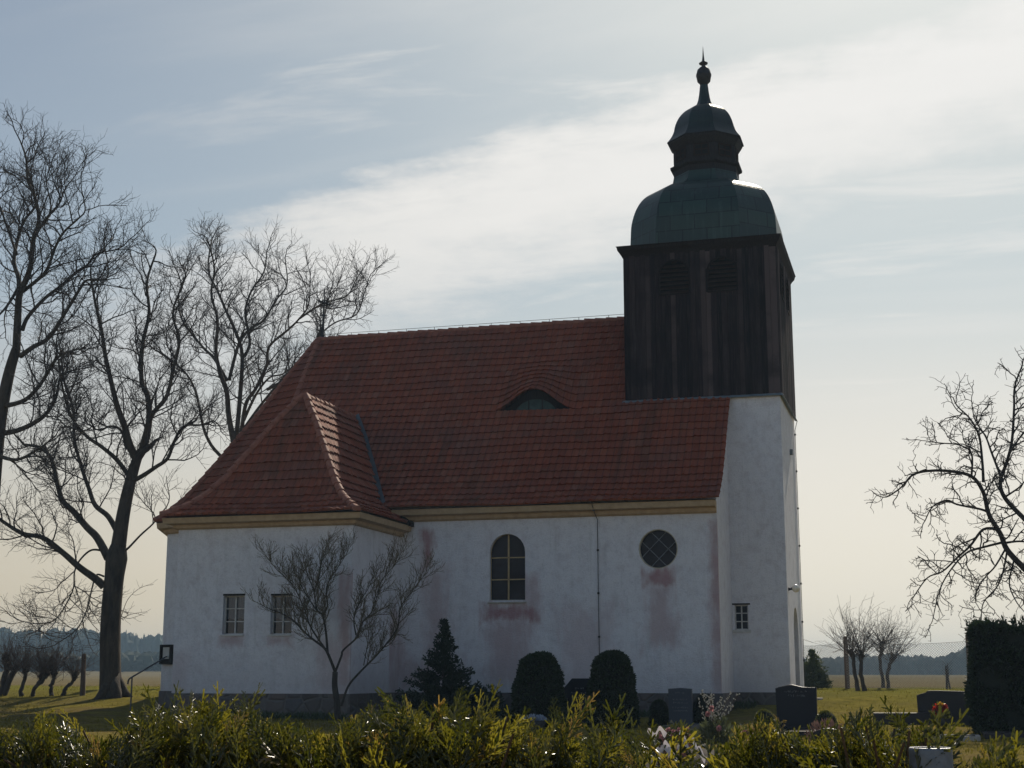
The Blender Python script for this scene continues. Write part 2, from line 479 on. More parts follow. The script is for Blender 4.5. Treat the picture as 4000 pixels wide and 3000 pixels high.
def bark_mat(name, c1, c2, scale=5):
    m, t, b, out, pos = mat(name)
    v = t.scalevec(pos, (1, 1, 0.25))
    n = t.noise(v, scale, 6, 0.7)
    t.put(b.inputs['Base Color'], t.ramp(n, [(0.3, c1), (0.7, c2)]))
    b.inputs['Roughness'].default_value = 0.88
    b.inputs['Specular IOR Level'].default_value = 0.25
    bump(t, b, t.noise(v, scale * 3.5, 5, 0.7), 0.9, 0.05)
    return m
HAZE = 0.0005
STAINS = [
    # x0, x1, z0, z1, y0, y1, softness, strength
    (-13.75, -11.95, 3.30, 3.78, 44.9, 45.1, 0.16, 0.85), (-13.5, -12.3, 1.2, 3.4, 44.9, 45.1, 0.35, 0.45),
    (-12.35, -11.9, 3.5, 4.7, 44.9, 45.1, 0.18, 0.45), (-8.55, -7.60, 4.30, 4.82, 44.9, 45.1, 0.16, 0.75),
    (-8.4, -7.6, 2.5, 4.4, 44.9, 45.1, 0.28, 0.42), (-6.42, -6.1, 1.0, 6.3, 44.9, 45.1, 0.14, 0.6),
    (-15.86, -15.5, 5.0, 6.2, 44.9, 45.1, 0.14, 0.9), (-15.75, -15.0, 2.2, 5.0, 44.9, 45.1, 0.3, 0.4),
    (-11.3, -9.6, 1.1, 3.6, 44.9, 45.1, 0.4, 0.28), (-16.7, -14.6, 1.0, 1.9, 44.9, 45.1, 0.35, 0.5),
    (-20.93, -20.14, 2.50, 2.74, 40.7, 40.9, 0.12, 0.5), (-19.31, -18.57, 2.48, 2.74, 40.7, 40.9, 0.12, 0.5),
    (-17.0, -16.6, 1.3, 4.6, 40.7, 40.9, 0.16, 0.55), (-17.6, -16.6, 1.0, 2.6, 40.7, 40.9, 0.3, 0.35),
    (-16.8, -16.5, 1.0, 3.6, 44.1, 45.1, 0.2, 0.5), (-22.6, -21.9, 1.0, 2.2, 40.7, 40.9, 0.3, 0.25),
]
M = {}
M['plaster'] = plaster_mat()
M['tile'] = tile_mat()
M['board'] = board_mat()
M['copper'] = copper_mat()
M['copper_dark'] = copper_mat('dark_copper', 0.45)  # same copper in a darker tone, for the upper dome
M['plinth'] = stone_plinth_mat()
M['ochre'] = simple('ochre_moulding', (0.34, 0.235, 0.135), (0.46, 0.335, 0.205), 5, 0.8, 0.3)
M['cream'] = simple('cream_reveal', (0.42, 0.37, 0.28), (0.52, 0.47, 0.38), 6, 0.85, 0.3)
M['lantern_wood'] = simple('grey_lantern_wood', (0.020, 0.018, 0.020), (0.042, 0.038, 0.040), 7, 0.8, 0.4, spec=0.1, stretch=(4, 4, 0.5))
M['ridge'] = simple('ridge_clay', (0.20, 0.07, 0.045), (0.33, 0.13, 0.08), 6, 0.75, 0.4)
M['lead'] = simple('grey_sheet_metal', (0.10, 0.13, 0.15), (0.17, 0.20, 0.22), 4, 0.55, 0.2, metal=0.3)
M['frame_w'] = simple('weathered_white_paint', (0.42, 0.41, 0.40), (0.60, 0.59, 0.57), 9, 0.6, 0.2)
M['frame_o'] = simple('ochre_paint', (0.36, 0.26, 0.13), (0.48, 0.36, 0.19), 9, 0.6, 0.2)
M['frame_g'] = simple('grey_lead_came', (0.13, 0.14, 0.16), (0.2, 0.21, 0.23), 9, 0.6, 0.2)
M['glass'] = glass_mat('dark_old_glass')
M['glass_green'] = glass_mat('greenish_dormer_glass', (0.02, 0.035, 0.033), 0.2)
M['clear'] = clear_glass_mat()
M['iron'] = simple('dark_iron', (0.012, 0.011, 0.012), (0.03, 0.026, 0.026), 12, 0.6, 0.2)
M['darkwood'] = simple('dark_brown_wood', (0.012, 0.009, 0.009), (0.028, 0.020, 0.018), 7, 0.8, 0.4, spec=0.1, stretch=(4, 4, 0.5))
M['louvre'] = simple('brown_louvre_wood', (0.024, 0.015, 0.012), (0.045, 0.029, 0.022), 7, 0.8, 0.3, spec=0.1)
M['black'] = simple('dark_interior', (0.006, 0.006, 0.007), (0.012, 0.012, 0.013), 3, 0.95, 0.0)  # near-black colour stands in for the unlit space behind openings
M['lace'] = leaf_mat('white_lace', (0.20, 0.21, 0.24), (0.32, 0.33, 0.36), (0.25, 0.25, 0.28), 0.35, 0.8, 0.1, 30)
M['opal'] = simple('opal_lamp_glass', (0.72, 0.66, 0.55), (0.8, 0.75, 0.64), 3, 0.25, 0.0, spec=0.5)
M['stepstone'] = simple('pale_step_stone', (0.34, 0.30, 0.25), (0.46, 0.41, 0.35), 6, 0.9, 0.4)

def arch_pts(x0, x1, z0, zs, n=14):
    """rectangle with a half-round head; zs = springing height"""
    cx, r = (x0+x1)/2, (x1-x0)/2
    return [(x0, z0), (x1, z0)] + [(cx + r*math.cos(a), zs + r*math.sin(a)) for a in np.linspace(0, PI, n)]
def circle_pts(cx, cz, r, n=32):
    return [(cx + r*math.cos(a), cz + r*math.sin(a)) for a in np.linspace(0, 2*PI, n, endpoint=False)]
def wall_panel(mb, o, ux, outer, holes=(), inward=None, depth=0.25):
    """flat wall: points (u, z) -> o + ux*u + z; holes get reveals of the given depth"""
    o = np.array(o, float); ux = np.array(ux, float)
    P3 = lambda p: o + ux * p[0] + np.array([0, 0, p[1]])
    polys = [[Vector((p[0], p[1], 0)) for p in outer]] + [[Vector((p[0], p[1], 0)) for p in h] for h in holes]
    tri = tessellate_polygon(polys)
    flat = [p for q in [outer, *holes] for p in q]
    i = mb.verts([P3(p) for p in flat]); mb.faces(np.array(tri) + i)
    if inward is not None:
        nrm = np.array(inward, float) * depth
        for h in holes:
            for a, b in zip(h, h[1:] + h[:1]):
                mb.quad(P3(a), P3(b), P3(b) + nrm, P3(a) + nrm)
def fan(mb, pts):
    i = mb.verts(pts); mb.poly(list(range(i, i + len(pts))))

CH = thing('church', 'white plastered village church with red tiled roof and dark boarded belfry tower', 'church', (-14.0, 48.0, 0.4))

# ---- plan
XL, XR_, YN, YB, YR = -22.17, -6.2, 45.0, 56.2, 50.6       # nave
AX0, AX1, AY, AXC, AYP = -22.47, -16.63, 40.8, -19.55, 43.55   # annex
TX0, TX1, TY0, TY1 = -9.6, -4.4, 48.0, 53.2              # tower
ZB = 1.04
# ---- nave walls
mb = MB()
arch = arch_pts(-13.57, -12.38, 3.93, 5.46)
rnd = circle_pts(-8.06, 5.46, 0.60)
wall_panel(mb, (0, YN, 0), (1, 0, 0), [(XL, ZB), (XR_, ZB), (XR_, 7.05), (XL, 7.05)], [arch, rnd], (0, 1, 0), 0.22)
gable = [(YN, ZB), (TY0, ZB), (TY0, 10.5), (46.2, 8.2), (45.6, 7.55), (YN, 7.05)]
wall_panel(mb, (XR_, 0, 0), (0, 1, 0), gable)
wall_panel(mb, (XR_, 0, 0), (0, 1, 0), [(2*YR - a, b) for a, b in gable])
wall_panel(mb, (0, YB, 0), (1, 0, 0), [(XL, ZB), (XR_, ZB), (XR_, 7.05), (XL, 7.05)])
av = [(XL + 5.6*math.cos(R(-90 - 45*k)), YR + 5.6*math.sin(R(-90 - 45*k))) for k in range(5)]
for a, b in zip(av, av[1:]):
    mb.quad((*a, ZB), (*b, ZB), (*b, 7.05), (*a, 7.05))
# annex
w1 = [(-20.84, 2.80), (-20.12, 2.80), (-20.12, 3.97), (-20.84, 3.97)]
w2 = [(-19.24, 2.79), (-18.54, 2.79), (-18.54, 3.95), (-19.24, 3.95)]
wall_panel(mb, (0, AY, 0), (1, 0, 0), [(AX0, ZB), (AX1, ZB), (AX1, 6.4), (AX0, 6.4)], [w1, w2], (0, 1, 0), 0.2)
mb.quad((AX1, AY, ZB), (AX1, YN, ZB), (AX1, YN, 6.4), (AX1, AY, 6.4))
mb.quad((AX0, AY, ZB), (AX0, YN + 0.3, ZB), (AX0, YN + 0.3, 6.4), (AX0, AY, 6.4))
mb.build('nave_wall', M['plaster'], CH)
# ---- tower walls
mb = MB()
tw = [(-6.12, 3.03), (-5.68, 3.03), (-5.68, 3.83), (-6.12, 3.83)]
wall_panel(mb, (0, TY0, 0), (1, 0, 0), [(TX0, ZB - .05), (TX1, ZB - .05), (TX1, 10.8), (TX0, 10.8)], [tw], (0, 1, 0), 0.15)
dr = arch_pts(49.9, 51.6, 1.03, 3.0)
wall_panel(mb, (TX1, 0, 0), (0, 1, 0), [(TY0, 1.0), (TY1, 1.0), (TY1, 10.8), (TY0, 10.8)], [dr], (-1, 0, 0), 0.5)
mb.quad((TX0, TY1, ZB), (TX1, TY1, ZB), (TX1, TY1, 10.8), (TX0, TY1, 10.8))
mb.build('tower_wall', M['plaster'], CH)
mb = MB()
fan(mb, [(TX1 - 0.5, y, z) for y, z in arch_pts(49.85, 51.65, 1.0, 3.0)])
mb.build('church_door', M['darkwood'], CH)
# ---- plinth of fieldstone all round
mb = MB()
e = 0.05
ring = [(AX0 - e, AY - e), (AX1 + e, AY - e), (AX1 + e, YN - e), (XR_ + e, YN - e), (XR_ + e, TY0 - e), (TX1 + e, TY0 - e), (TX1 + e, 53.25),
        (XR_ + e, 53.25), (XR_ + e, YB + e)] + [(XL + 5.65*math.cos(R(a)), YR + 5.65*math.sin(R(a))) for a in (90, 135, 180, 225)]
ring += [(AX0 - e, YN + 0.3)]
n = len(ring)
for k in range(n):
    (xa, ya), (xb, yb) = ring[k], ring[(k+1) % n]
    mb.quad((xa, ya, -0.3), (xb, yb, -0.3), (xb, yb, ZB), (xa, ya, ZB))
rv = tessellate_polygon([[Vector((x, y, 0)) for x, y in ring]])
i = mb.verts([(x, y, ZB) for x, y in ring]); mb.faces(np.array(rv) + i)
mb.build('plinth', M['plinth'], CH)

# ---- cornices
def sweep(mb, path, prof, closed=False):
    """path: (x, y) list, interior on the left-hand side of travel; prof: (out, z)"""
    n = len(path); P2 = [np.array(p, float) for p in path]
    nor = []
    for k in range(n):
        ds = []
        if k > 0 or closed: ds.append(P2[k] - P2[k-1])
        if k < n-1 or closed: ds.append(P2[(k+1) % n] - P2[k])
        ns = [np.array([d[1], -d[0]]) / np.linalg.norm(d) for d in ds]
        m_ = sum(ns); m_ /= np.linalg.norm(m_); nor.append(m_ / max(0.3, m_ @ ns[0]))
    m_ = len(prof)
    i = mb.verts([(*(P2[k] + nor[k] * q), z) for k in range(n) for q, z in prof])
    for k in range(n if closed else n-1):
        k2 = (k+1) % n
        mb.faces([[i + k*m_ + q, i + k2*m_ + q, i + k2*m_ + q+1, i + k*m_ + q+1] for q in range(m_-1)])
    if not closed:
        mb.poly([i + q for q in range(m_)]); mb.poly([i + (n-1)*m_ + q for q in range(m_-1, -1, -1)])
mb = MB()
np_ = [(-0.02, 6.53), (0.06, 6.53), (0.13, 6.58), (0.15, 6.68), (0.22, 6.70), (0.36, 6.72), (0.38, 6.86), (0.40, 6.90), (-0.02, 6.90)]
sweep(mb, [av[4], av[3], av[2], av[1], av[0], (XR_, YN)], np_)
ap_ = [(-0.02, 6.04), (0.06, 6.04), (0.13, 6.08), (0.15, 6.17), (0.22, 6.19), (0.36, 6.21), (0.38, 6.33), (0.40, 6.38), (-0.02, 6.38)]
sweep(mb, [(AX0, YN + 0.2), (AX0, AY), (AX1, AY), (AX1, YN - 0.03)], ap_)
mb.build('cornice', M['ochre'], CH)

# ---- roofs in real courses of clay tiles
rng = np.random.default_rng(4)
TW = 0.235
def slope(mb, uvs, prof, Lf, Rf, expo=0.35, off=None, ref=None, jit=0.006, row0=0):
    prof = np.array(prof, float)
    s = np.concatenate([[0], np.cumsum(np.hypot(np.diff(prof[:, 0]), np.diff(prof[:, 1])))])
    nc = max(2, round(s[-1] / expo)); sk = np.linspace(0, s[-1], nc + 1)
    dz_ = lambda q: (np.interp(q, s, prof[:, 0]), np.interp(q, s, prof[:, 1]))
    for k in range(nc):
        s0, s1 = sk[k], min(sk[k+1] + 0.05, s[-1])
        A0, B0 = np.array(Lf(*dz_(s0))), np.array(Rf(*dz_(s0))); A1, B1 = np.array(Lf(*dz_(s1))), np.array(Rf(*dz_(s1)))
        ln = np.linalg.norm(B0 - A0)
        eave = (B0 - A0) / max(ln, 1e-6)
        if ln < 0.05: continue
        nu = max(2, int(ln / TW * 6))
        t = np.linspace(0, 1, nu + 1)[:, None]
        lo = A0 + (B0 - A0) * t; hi = A1 + (B1 - A1) * t
        nrm = np.cross(eave, (A1 + B1 - A0 - B0) / 2); nrm /= np.linalg.norm(nrm)
        if nrm[2] < 0: nrm = -nrm
        r0 = np.array(ref if ref is not None else A0)
        ul = ((lo - r0) @ eave) / TW + (0.5 if (k % 2) else 0.0) * 0
        uh = ((hi - r0) @ eave) / TW
        ph = np.mod(ul, 1)
        wave = lambda f: 0.032 * np.exp(-((f - 0.28) / 0.2) ** 2) + 0.004 * np.cos(2*PI*f)
        tid = np.floor(ul).astype(int)
        tj = rng.normal(0, jit, tid.max() - tid.min() + 1)[tid - tid.min()]
        dn = rng.normal(0, 0.012, tid.max() - tid.min() + 1)[tid - tid.min()]
        up = hi.mean(0) - lo.mean(0); up /= np.linalg.norm(up)
        base = lo + nrm * 0.0 + up * 0.02
        edge = lo + nrm * (0.072 + wave(ph) + tj)[:, None] + up * dn[:, None]
        top = hi + nrm * (0.004 + 0.75 * wave(np.mod(uh, 1)) + tj * 0.4)[:, None]
        sag = 0.022*np.sin(lo[:, 0]*1.1 + s0*.9) + 0.018*np.sin(lo[:, 0]*.43 - s0*1.7 + lo[:, 1]*.5) + rng.normal(0, .004)
        for arr in (base, edge): arr += nrm * sag[:, None]
        top += nrm * (0.022*np.sin(hi[:, 0]*1.1 + s1*.9) + 0.018*np.sin(hi[:, 0]*.43 - s1*1.7 + hi[:, 1]*.5))[:, None]
        if off is not None and k >= int(np.argmin(np.abs(sk - EYE_S))):
            for arr, ss in ((base, s0), (edge, s0), (top, s1)):
                arr[:, 2] += off(lo[:, 0] if arr is not top else hi[:, 0], ss, sk)
        i = mb.verts(np.concatenate([base, edge, top])); m_ = nu + 1
        q = np.arange(nu)
        mb.faces(np.stack([i + q, i + q + 1, i + m_ + q + 1, i + m_ + q], -1))
        mb.faces(np.stack([i + m_ + q, i + m_ + q + 1, i + 2*m_ + q + 1, i + 2*m_ + q], -1))
        row = np.full(m_, k + row0 + 0.5)
        uvs.append(np.stack([np.concatenate([ul, ul, uh]) + 200, np.concatenate([row, row, row])], -1))
    return sk
NP = [(6.08, 6.95), (5.6, 7.28), (5.0, 7.80), (4.4, 8.50), (2.6, 10.79), (0.06, 14.30)]
EX, ES = -12.85, None
def eye_off(x, ss, sk):
    """eyebrow dormer: the courses rise over the arched window and sink back into the slope"""
    j = int(np.argmin(np.abs(sk - EYE_S)))
    s0 = sk[j]
    if ss < s0 - 1e-3: return 0.0
    fall = max(0.0, 1 - (ss - s0) / 2.6)
    fall = fall ** 1.15
    q = np.clip(np.abs(x - EX) / 1.52, 0, 1)
    return 0.76 * fall * (0.5 + 0.5*np.cos(PI*q))
_p = np.array(NP); _s = np.concatenate([[0], np.cumsum(np.hypot(np.diff(_p[:, 0]), np.diff(_p[:, 1])))])
EYE_S = float(np.interp(10.5, _p[:, 1], _s))
VX = XR_ + 0.16
mb, uv = MB(), []
sk = slope(mb, uv, NP, lambda d, z: (XL, YR - d, z), lambda d, z: (VX, YR - d, z), off=eye_off)
slope(mb, uv, NP, lambda d, z: (VX, YR + d, z), lambda d, z: (XL, YR + d, z), row0=40)
NR = mb.build('nave_roof', M['tile'], CH, uvs=uv)
mb, uv = MB(), []
for k in range(4):
    a0, a1 = R(-90 - 45*k), R(-135 - 45*k)
    slope(mb, uv, NP, lambda d, z, a=a1: (XL + d*math.cos(a), YR + d*math.sin(a), z), lambda d, z, a=a0: (XL + d*math.cos(a), YR + d*math.sin(a), z), row0=80 + 40*k)
AR = mb.build('apse_roof', M['tile'], CH, uvs=uv)
AP = [(3.27, 6.42), (2.71, 6.73), (2.37, 7.03), (2.0, 7.50), (1.76, 7.87), (1.44, 8.42), (1.05, 9.07), (0.71, 9.66), (0.04, 10.66)]
mb, uv = MB(), []
slope(mb, uv, AP, lambda d, z: (AXC - d, AYP - d, z), lambda d, z: (AXC + d, AYP - d, z), row0=300)
slope(mb, uv, AP, lambda d, z: (AXC + d, AYP - d, z), lambda d, z: (AXC + d, (45.0 if z < 7.2 else 48.1 if z > 9 else 46.6), z), row0=340)
slope(mb, uv, AP, lambda d, z: (AXC - d, (45.2 if z < 7.2 else 48.1 if z > 9 else 46.6), z), lambda d, z: (AXC - d, AYP - d, z), row0=380)
NX = mb.build('annex_roof', M['tile'], CH, uvs=uv)
# ridge and hip tiles
def ridge_run(mb, pts, r=0.125, seg=0.37, lift=0.0):
    pts = np.array(pts, float); s = np.concatenate([[0], np.cumsum(np.linalg.norm(np.diff(pts, axis=0), axis=1))])
    n = max(1, round(s[-1] / seg))
    for k in range(n):
        a = np.array([np.interp(s[-1]*k/n, s, pts[:, q]) for q in range(3)]); b = np.array([np.interp(s[-1]*(k+1.12)/n, s, pts[:, q]) for q in range(3)])
        d = b - a; d /= np.linalg.norm(d)
        sd = np.cross(d, (0, 0, 1)); sd /= np.linalg.norm(sd); u_ = np.cross(sd, d)
        th = np.linspace(-0.25, PI + 0.25, 9)
        j = rng.normal(0, 0.006, 3)
        A = [a + j + (sd*math.cos(t) + u_*math.sin(t)) * r * 1.12 + u_*lift for t in th]; B = [b + j + (sd*math.cos(t) + u_*math.sin(t)) * r * 0.9 + u_*(lift - 0.012) for t in th]
        i = mb.verts(A + B); m_ = len(th)
        mb.faces([[i + q, i + q+1, i + m_ + q+1, i + m_ + q] for q in range(m_-1)])
        mb.poly([i + q for q in range(m_)])
mb = MB(); ridge_run(mb, [(XL, YR, 14.31), (TX0, YR, 14.31)], 0.13, 0.40)
mb.build('ridge_tiles', M['ridge'], NR, smooth=False)
mb = MB()
for k in (0, 1, 2, 3):
    a = R(-90 - 45*k)
    ridge_run(mb, [(XL + d*math.cos(a), YR + d*math.sin(a), z + 0.05) for d, z in NP], 0.11)
mb.build('hip_tiles', M['ridge'], AR)
mb = MB()
ridge_run(mb, [(AXC + d, AYP - d, z + 0.03) for d, z in AP], 0.12); ridge_run(mb, [(AXC - d, AYP - d, z + 0.03) for d, z in AP], 0.12)
ridge_run(mb, [(AXC, AYP - 0.05, 10.66), (AXC, 48.0, 10.66)], 0.12)
mb.build('hip_tiles', M['ridge'], NX)
# valley sheet between annex and nave
def nave_y(z): return YR - float(np.interp(z, [b for a, b in NP], [a for a, b in NP]))
mb = MB()
vp = []
for d, z in AP:
    if z < 6.95: continue
    vp.append(np.array([AXC + d, nave_y(z), z]))
vp = np.array(vp)
for a, b in zip(vp, vp[1:]):
    s1 = np.array([0.17, 0, 0.02]); s0 = np.array([-0.05, -0.16, 0.02]); up = np.array([0, -0.11, 0.12])
    mb.quad(a + s1 + up, b + s1 + up, b + up*0.6, a + up*0.6); mb.quad(a + up*.6, b + up*.6, b + s0 + up, a + s0 + up)
mb.build('valley_sheet', M['lead'], NX)
# dark soffit end where annex eaves meet the nave wall
mb = MB()
mb.hexa([(AX1 + .06, YN - .42, 6.40), (AX1 + .47, YN - .42, 6.36), (AX1 + .47, YN - .02, 6.36), (AX1 + .06, YN - .02, 6.40)],
        [(AX1 + .06, YN - .42, 6.62), (AX1 + .45, YN - .42, 6.52), (AX1 + .45, YN - .02, 6.56), (AX1 + .06, YN - .02, 6.90)])
mb.build('eaves_end_board', M['darkwood'], NX)
# tile underlay so no light leaks through
mb = MB()
mb.quad((XL, YR - 6.0, 6.92), (XR_, YR - 6.0, 6.92), (XR_, YN, 6.92), (XL, YN, 6.92))
mb.quad((AX0 - .3, AY - .36, 6.40), (AX1 + .36, AY - .36, 6.40), (AX1 + .36, YN, 6.40), (AX0 - .3, YN, 6.40))
mb.build('eaves_soffit', M['darkwood'], CH)

# ---- eyebrow window
j0 = int(np.argmin(np.abs(sk - EYE_S))); s0 = sk[j0]
zd, yd = float(np.interp(s0, _s, _p[:, 1])), YR - float(np.interp(s0, _s, _p[:, 0]))
def eye_h(x): return 0.76 * (0.5 + 0.5*np.cos(PI*np.clip(abs(x - EX)/1.52, 0, 1)))
xs = np.linspace(EX - 1.4, EX + 1.4, 41)
mb = MB()
for a, b in zip(xs, xs[1:]):
    mb.quad((a, yd + .32, zd - .25), (b, yd + .32, zd - .25), (b, yd + .32, zd + eye_h(b) + .05), (a, yd + .32, zd + eye_h(a) + .05))
EW = mb.build('eyebrow_window', M['darkwood'], NR)
mb = MB(); g = np.linspace(EX - 0.76, EX + 0.76, 21)
top = [(x, yd + .29, zd + .02 + 0.47*max(0, 1 - ((x-EX)/0.78)**2)**0.7) for x in g]
fan(mb, [(g[0], yd + .29, zd + .02), (g[-1], yd + .29, zd + .02)] + top[::-1][1:-1])
mb.build('pane', M['glass_green'], EW)
mb = MB()
for a, b in zip(top, top[1:]): mb.bar(np.array(a) + (0, -.01, 0), np.array(b) + (0, -.01, 0), 0.05, 0.05, (0, 1, 0))
for x in (EX - .25, EX + .25): mb.bar((x, yd + .28, zd), (x, yd + .28, zd + .5), 0.035, 0.035, (0, 1, 0))
mb.box((EX - .95, yd + .2, zd - .02), (EX + .95, yd + .30, zd + .04))
mb.build('frame', M['darkwood'], EW)

# ---- belfry: vertical boards with gaps for the louvres
ZW0, ZW1 = 10.76, 15.95
louv = [(-8.37, -7.32, 14.42, 15.12), (-6.70, -5.68, 14.42, 15.12)]
def boards(mb, uvs, o, ux, nrm, width, louvs, seed, z0=ZW0):
    o = np.array(o, float); ux = np.array(ux, float); nrm = np.array(nrm, float); r = np.random.default_rng(seed)
    u = 0.0; k = 0
    while u < width - 1e-6:
        bw = min(r.uniform(0.15, 0.21), width - u)
        if width - u - bw < 0.08: bw = width - u
        dep = 0.02 + (0.022 if k % 2 else 0.0) + r.uniform(0, 0.006)
        uc = u + bw/2
        spans = [(z0 - r.uniform(0, 0.02), ZW1)]
        for (a, b, za, zs) in louvs:
            if a - 0.02 < uc < b + 0.02:
                rad = (b-a)/2; zt = zs + math.sqrt(max(0, rad*rad - (uc - (a+b)/2)**2))
                spans = [(spans[0][0], za), (zt, ZW1)]
        for za, zb in spans:
            if zb - za < 0.03: continue
            p = o + ux*(u + 0.003); q = o + ux*(u + bw - 0.003)
            B = [p, q, q + nrm*dep, p + nrm*dep]; z_ = np.array([0, 0, 1.0])
            n0 = mb.n
            mb.hexa([c + z_*za for c in B], [c + z_*zb for c in B])
            uvs.append(np.tile([k + 0.5, seed + 0.5], (mb.n - n0, 1)))
        u += bw; k += 1
mb, uv = MB(), []
TB = dict(x0=TX0 - .02, x1=TX1 + .02, y0=TY0 - .02, y1=TY1 + .02)
lu = [(a - TX0, b - TX0, c, d) for a, b, c, d in louv]
lr = [(0.95, 2.0, 14.42, 15.12), (2.95, 4.0, 14.42, 15.12)]
boards(mb, uv, (TX0, TY0 - .03, 0), (1, 0, 0), (0, -1, 0), TX1 - TX0 + .03, lu, 1)
boards(mb, uv, (TX1 + .03, TY0 - .03, 0), (0, 1, 0), (1, 0, 0), TY1 - TY0 + .06, lr, 2)
boards(mb, uv, (TX1, TY1 + .03, 0), (-1, 0, 0), (0, 1, 0), TX1 - TX0, [], 3)
boards(mb, uv, (TX0, TY1 + .03, 0), (0, -1, 0), (-1, 0, 0), TY1 - TY0 + .06, [], 5)
BF = mb.build('belfry', M['board'], CH, uvs=uv)
mb = MB()   # dark bell chamber behind the louvres
mb.box((TX0 + .25, TY0 + .22, 10.9), (TX1 - .25, TY1 - .25, 15.9))
mb.build('bell_chamber', M['black'], BF)
def louvre(o, ux, nrm, a, b, za, zs):
    o = np.array(o, float); ux = np.array(ux, float); nrm = np.array(nrm, float); z_ = np.array([0, 0, 1.0])
    rad, cx = (b-a)/2, (a+b)/2
    mb = MB()
    pts = arch_pts(a, b, za, zs, 16)
    P3 = [o + ux*p[0] + z_*p[1] + nrm*0.035 for p in pts]
    for p, q in zip(P3, P3[1:] + P3[:1]): mb.bar(p, q, 0.055, 0.07, nrm)
    fr = mb.build('louvre', M['darkwood'], BF)
    mb = MB()
    zt = zs + rad; n = 8
    for k in range(n):
        z0 = za + (zt - za) * (k + 0.15) / n; z1 = z0 + (zt - za)/n * 0.8
        hw = rad if z1 < zs else math.sqrt(max(0.002, rad*rad - (z1 - zs)**2))
        p, q = o + ux*(cx - hw), o + ux*(cx + hw)
        mb.hexa([p + z_*z0 + nrm*.05, q + z_*z0 + nrm*.05, q + z_*(z0+.025) + nrm*.05, p + z_*(z0+.025) + nrm*.05],
                [p + z_*z1 - nrm*.10, q + z_*z1 - nrm*.10, q + z_*(z1+.025) - nrm*.10, p + z_*(z1+.025) - nrm*.10])
    mb.build('slats', M['louvre'], fr)
for a, b, c, d in lu: louvre((TX0, TY0 - .03, 0), (1, 0, 0), (0, -1, 0), a, b, c, d)
for a, b, c, d in lr: louvre((TX1 + .03, TY0 - .03, 0), (0, 1, 0), (1, 0, 0), a, b, c, d)
mb = MB()   # drip sheet at the foot of the boards
sweep(mb, [(TX0 - .03, TY1 + .04), (TX0 - .03, TY0 - .03), (TX1 + .03, TY0 - .03), (TX1 + .03, TY1 + .04)], [(0.0, 10.80), (0.07, 10.77), (0.10, 10.70), (0.0, 10.72)])
mb.build('drip_sheet', M['lead'], BF)
mb = MB()
sweep(mb, [(TX0 - .03, TY0 - .03), (TX1 + .03, TY0 - .03), (TX1 + .03, TY1 + .03), (TX0 - .03, TY1 + .03)],
      [(0.02, 15.86), (0.04, 15.90), (0.08, 15.98), (0.17, 16.10), (0.19, 16.20), (0.22, 16.24), (0.0, 16.30)], closed=True)
mb.build('belfry_cornice', M['darkwood'], CH)

# ---- copper dome, lantern, second dome, finial
TC = np.array([-7.0, 50.6])
def octo(h, fr):
    """square of half-width h with cut corners; fr = flat side / full width"""
    s = h * fr
    return [(s, -h), (h, -s), (h, s), (s, h), (-s, h), (-h, s), (-h, -s), (-s, -h)]
def loft(name, prof, m, parent):
    mb, uvs = MB(), []
    for f in range(8):
        v = 0.0; pa = None
        for k in range(len(prof)):
            h, z, fr = prof[k]; o = octo(h, fr); a, b = np.array(o[f]) + TC, np.array(o[(f+1) % 8]) + TC
            row = [np.array([*a, z]), np.array([*b, z])]
            wd = np.linalg.norm(b - a)
            if pa is not None:
                v2 = v + np.linalg.norm((row[0] + row[1] - pa[0] - pa[1]) / 2)
                mb.quad(pa[0], pa[1], row[1], row[0])
                uvs.append(np.array([(-pw/2 + f*7.3, v), (pw/2 + f*7.3, v), (wd/2 + f*7.3, v2), (-wd/2 + f*7.3, v2)]))
                v = v2
            pa, pw = row, wd
    i = mb.verts([(*(np.array(q) + TC), prof[-1][1]) for q in octo(prof[-1][0], prof[-1][2])]); mb.poly(list(range(i, i + 8)))
    uvs.append(np.zeros((8, 2)))
    return mb.build(name, m, parent, uvs=uvs)
def curve(pts, n=4):
    """denser profile through (w, z, fr)"""
    P = np.array(pts, float); out = []
    for k in range(len(P) - 1):
        p0, p1, p2, p3 = P[max(k-1, 0)], P[k], P[k+1], P[min(k+2, len(P)-1)]
        for t in np.arange(n) / n:
            out.append(tuple(0.5*(2*p1 + (p2-p0)*t + (2*p0 - 5*p1 + 4*p2 - p3)*t*t + (3*p1 - p0 - 3*p2 + p3)*t**3)))
    return out + [tuple(P[-1])]
loft('dome', [(2.70, 16.235, .8), (2.66, 16.30, .62)] + curve([(2.60, 16.32, .56), (2.58, 16.9, .56), (2.54, 17.45, .56), (2.38, 18.02, .56), (2.12, 18.45, .56), (1.76, 18.73, .54), (1.40, 18.86, .48), (1.20, 19.08, .43), (1.13, 19.40, .414)]), M['copper'], CH)
LN = loft('lantern', [(1.13, 19.38, .414), (1.13, 19.62, .414), (1.24, 19.68, .414), (1.25, 19.76, .414), (1.12, 19.80, .414), (1.10, 20.40, .414), (1.14, 20.42, .414), (1.28, 20.66, .414), (1.29, 20.74, .414)], M['lantern_wood'], CH)
loft('lantern_dome', curve([(1.34, 20.73, .414), (1.20, 20.93, .414), (1.10, 21.15, .414), (1.04, 21.42, .414), (0.90, 21.74, .414), (0.66, 22.02, .414), (0.38, 22.17, .414), (0.26, 22.32, .414), (0.19, 22.62, .414), (0.14, 23.05, .414)]), M['copper_dark'], CH)
